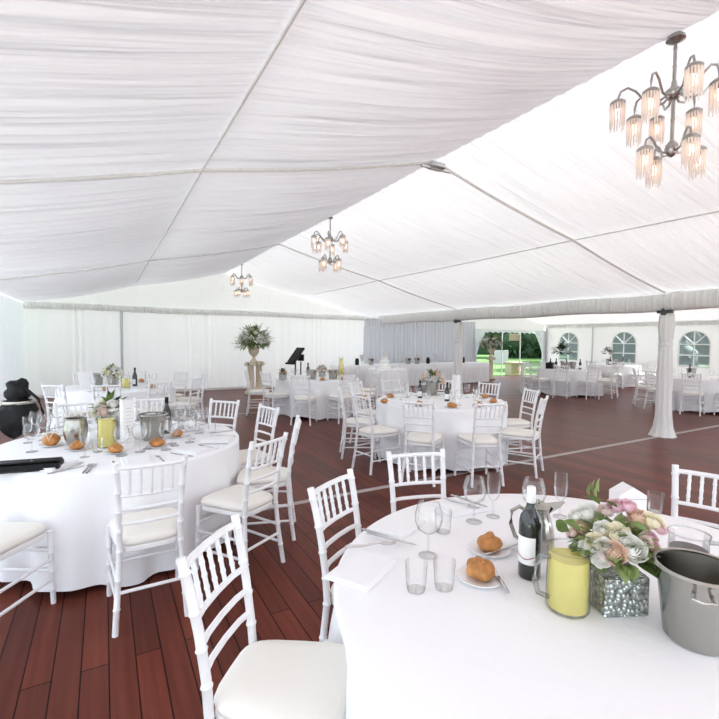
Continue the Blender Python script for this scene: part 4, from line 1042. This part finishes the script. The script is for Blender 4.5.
# ------------------------------------------------------------------ garden seen through opening and windows
def tree(seed, r, h, nl=1500):
    def make():
        rng = random.Random(seed); o = raw('garden_tree'); f = MB()
        cl = [(Vector((rng.uniform(-.6, .6)*r, rng.uniform(-.6, .6)*r, h*rng.uniform(.12, .85))), r*rng.uniform(.45, .75)) for _ in range(14)]
        for k in range(nl):
            c, q = cl[k % len(cl)]; d = rdir(rng); leaf_mb(f, c+d*q*rng.uniform(.6, 1), (d+rdir(rng)).normalized(), Vector((0, 0, 1)), .55, .32)
        for c, q in cl: f.ball(c, (q*.82, q*.82, q*.75), 10, 7, lambda d: 1+.1*sin(6*d.x+4*d.z))
        part('crown', f, M['hedge'], o, ang=3); part('trunk', MB().tube([(0, 0, -.1), (0, 0, h*.5)], [.25, .15], 8), M['bark'], o); return o
    return make
for i, (x, y, s, lab) in enumerate(((22.5, 33, 1.0, 'dark green tree seen at left through the garden opening'), (29.3, 34, 1.0, 'dark green tree in the middle of the garden opening'), (38.5, 32.5, 1.0, 'dark green tree at right in the garden opening'), (25.5, 41, 1.3, 'tall dark tree behind the garden flowers'),
        (44, 28, 1.0, 'dark tree behind the first arched window'), (34, 20, .9, 'dark tree seen through the second arched window'), (28.5, 14.5, .85, 'dark tree seen through the arched window left of the draped post'), (28, 8.5, .9, 'dark tree seen through the arched window right of the draped post'), (44, 20, 1.2, 'tall tree beyond the second arched window'))):
    o = put('tree%d' % (i % 2), tree(40+i % 2, 2.6, 5.5), (x, y, -.12), i*1.3, lab, 'tree', 'trees beyond the tent'); o.scale = (s, s, s)
rng = random.Random(77); f = MB()
for k in range(3400):
    leaf_mb(f, Vector((rng.uniform(-19, 19), rng.uniform(-.9, .9), rng.uniform(0, 3.3))), rdir(rng), Vector((0, 0, 1)), .5, .3)
f.grid(lambda u, v: (-19+38*u, .9*cos(PI*v)*(-1)+.1*sin(u*90+v*7), 3.2*sin(PI*v)**.5), 60, 8)
single('garden_hedge', f, M['hedge'], 'long dark green hedge across the lawn outside the opening', 'hedge', (45, 39.5, -.12), -.72)
o = thing('garden_planter', 'cream wooden planter box on the lawn outside the opening', 'planter', (17.55, 15.3, -.12), -.3)
part('box', MB().box((-.35, -.3, 0), (.35, .3, .62), .02), M['board'], o); part('rim', MB().box((-.39, -.34, .60), (.39, .34, .68), .015), M['board'], o)
part('painted_motif', MB().ball((0, -.305, .32), (.16, .012, .14), 16, 8), M['clay'], o, 'brown oval motif')
o = thing('garden_sign', 'white board on short legs standing on the lawn', 'sign', (20.6, 19.0, -.12), -.5)
part('board', MB().box((-.42, -.02, .35), (.42, .02, 1.15), .01), M['gsign'], o)
for s in (-1, 1): part('leg', MB().tube([(s*.3, 0, 0), (s*.3, 0, .4)], .03, 8), M['gsign'], o)
for (x, y, lab) in ((16.2, 14.9, 'left of two slim white poles outside the garden opening'), (17.25, 14.75, 'right of two slim white poles outside the garden opening')):
    o = put('garden_pole', lambda: tag(part('garden_pole', MB().tube([(0, 0, 0), (0, 0, 2.1)], .025, 8), M['gsign'], None), '', ''), (x, y, -.12), 0, lab, 'pole', 'white poles outside the opening')
o = thing('hanging_board', 'cream board hanging between the poles at top of garden opening', 'sign', (17.05, 14.9, 1.62), -.4)
part('board', MB().box((-.28, -.015, -.02), (.28, .015, .3), .008), M['board'], o)
for s in (-1, 1): part('cord', MB().tube([(s*.2, 0, .29), (s*.2, 0, .5)], .006, 6), M['ribbon'], o)

# ------------------------------------------------------------------ light
w = bpy.data.worlds.new('world'); sc.world = w; w.use_nodes = True
bg = w.node_tree.nodes['Background']; bg.inputs[0].default_value = (.79, .885, 1, 1); bg.inputs[1].default_value = 1.85
sd = bpy.data.lights.new('sun', 'SUN'); sun = link(bpy.data.objects.new('sun', sd)); sd.energy = 20; sd.angle = .03; sd.color = (.98, .97, .93)
sv = Vector((.85, -.30, .42)).normalized()     # towards the sun
sun.rotation_euler = sv.to_track_quat('Z', 'Y').to_euler()
vs = sc.view_settings; vs.view_transform = 'Standard'; vs.look = 'None'; vs.gamma = 1; vs.use_curve_mapping = False
vs.exposure = 0.5
sc.cycles.max_bounces = 10; sc.cycles.diffuse_bounces = 6; sc.cycles.transparent_max_bounces = 24; sc.cycles.sample_clamp_indirect = 6
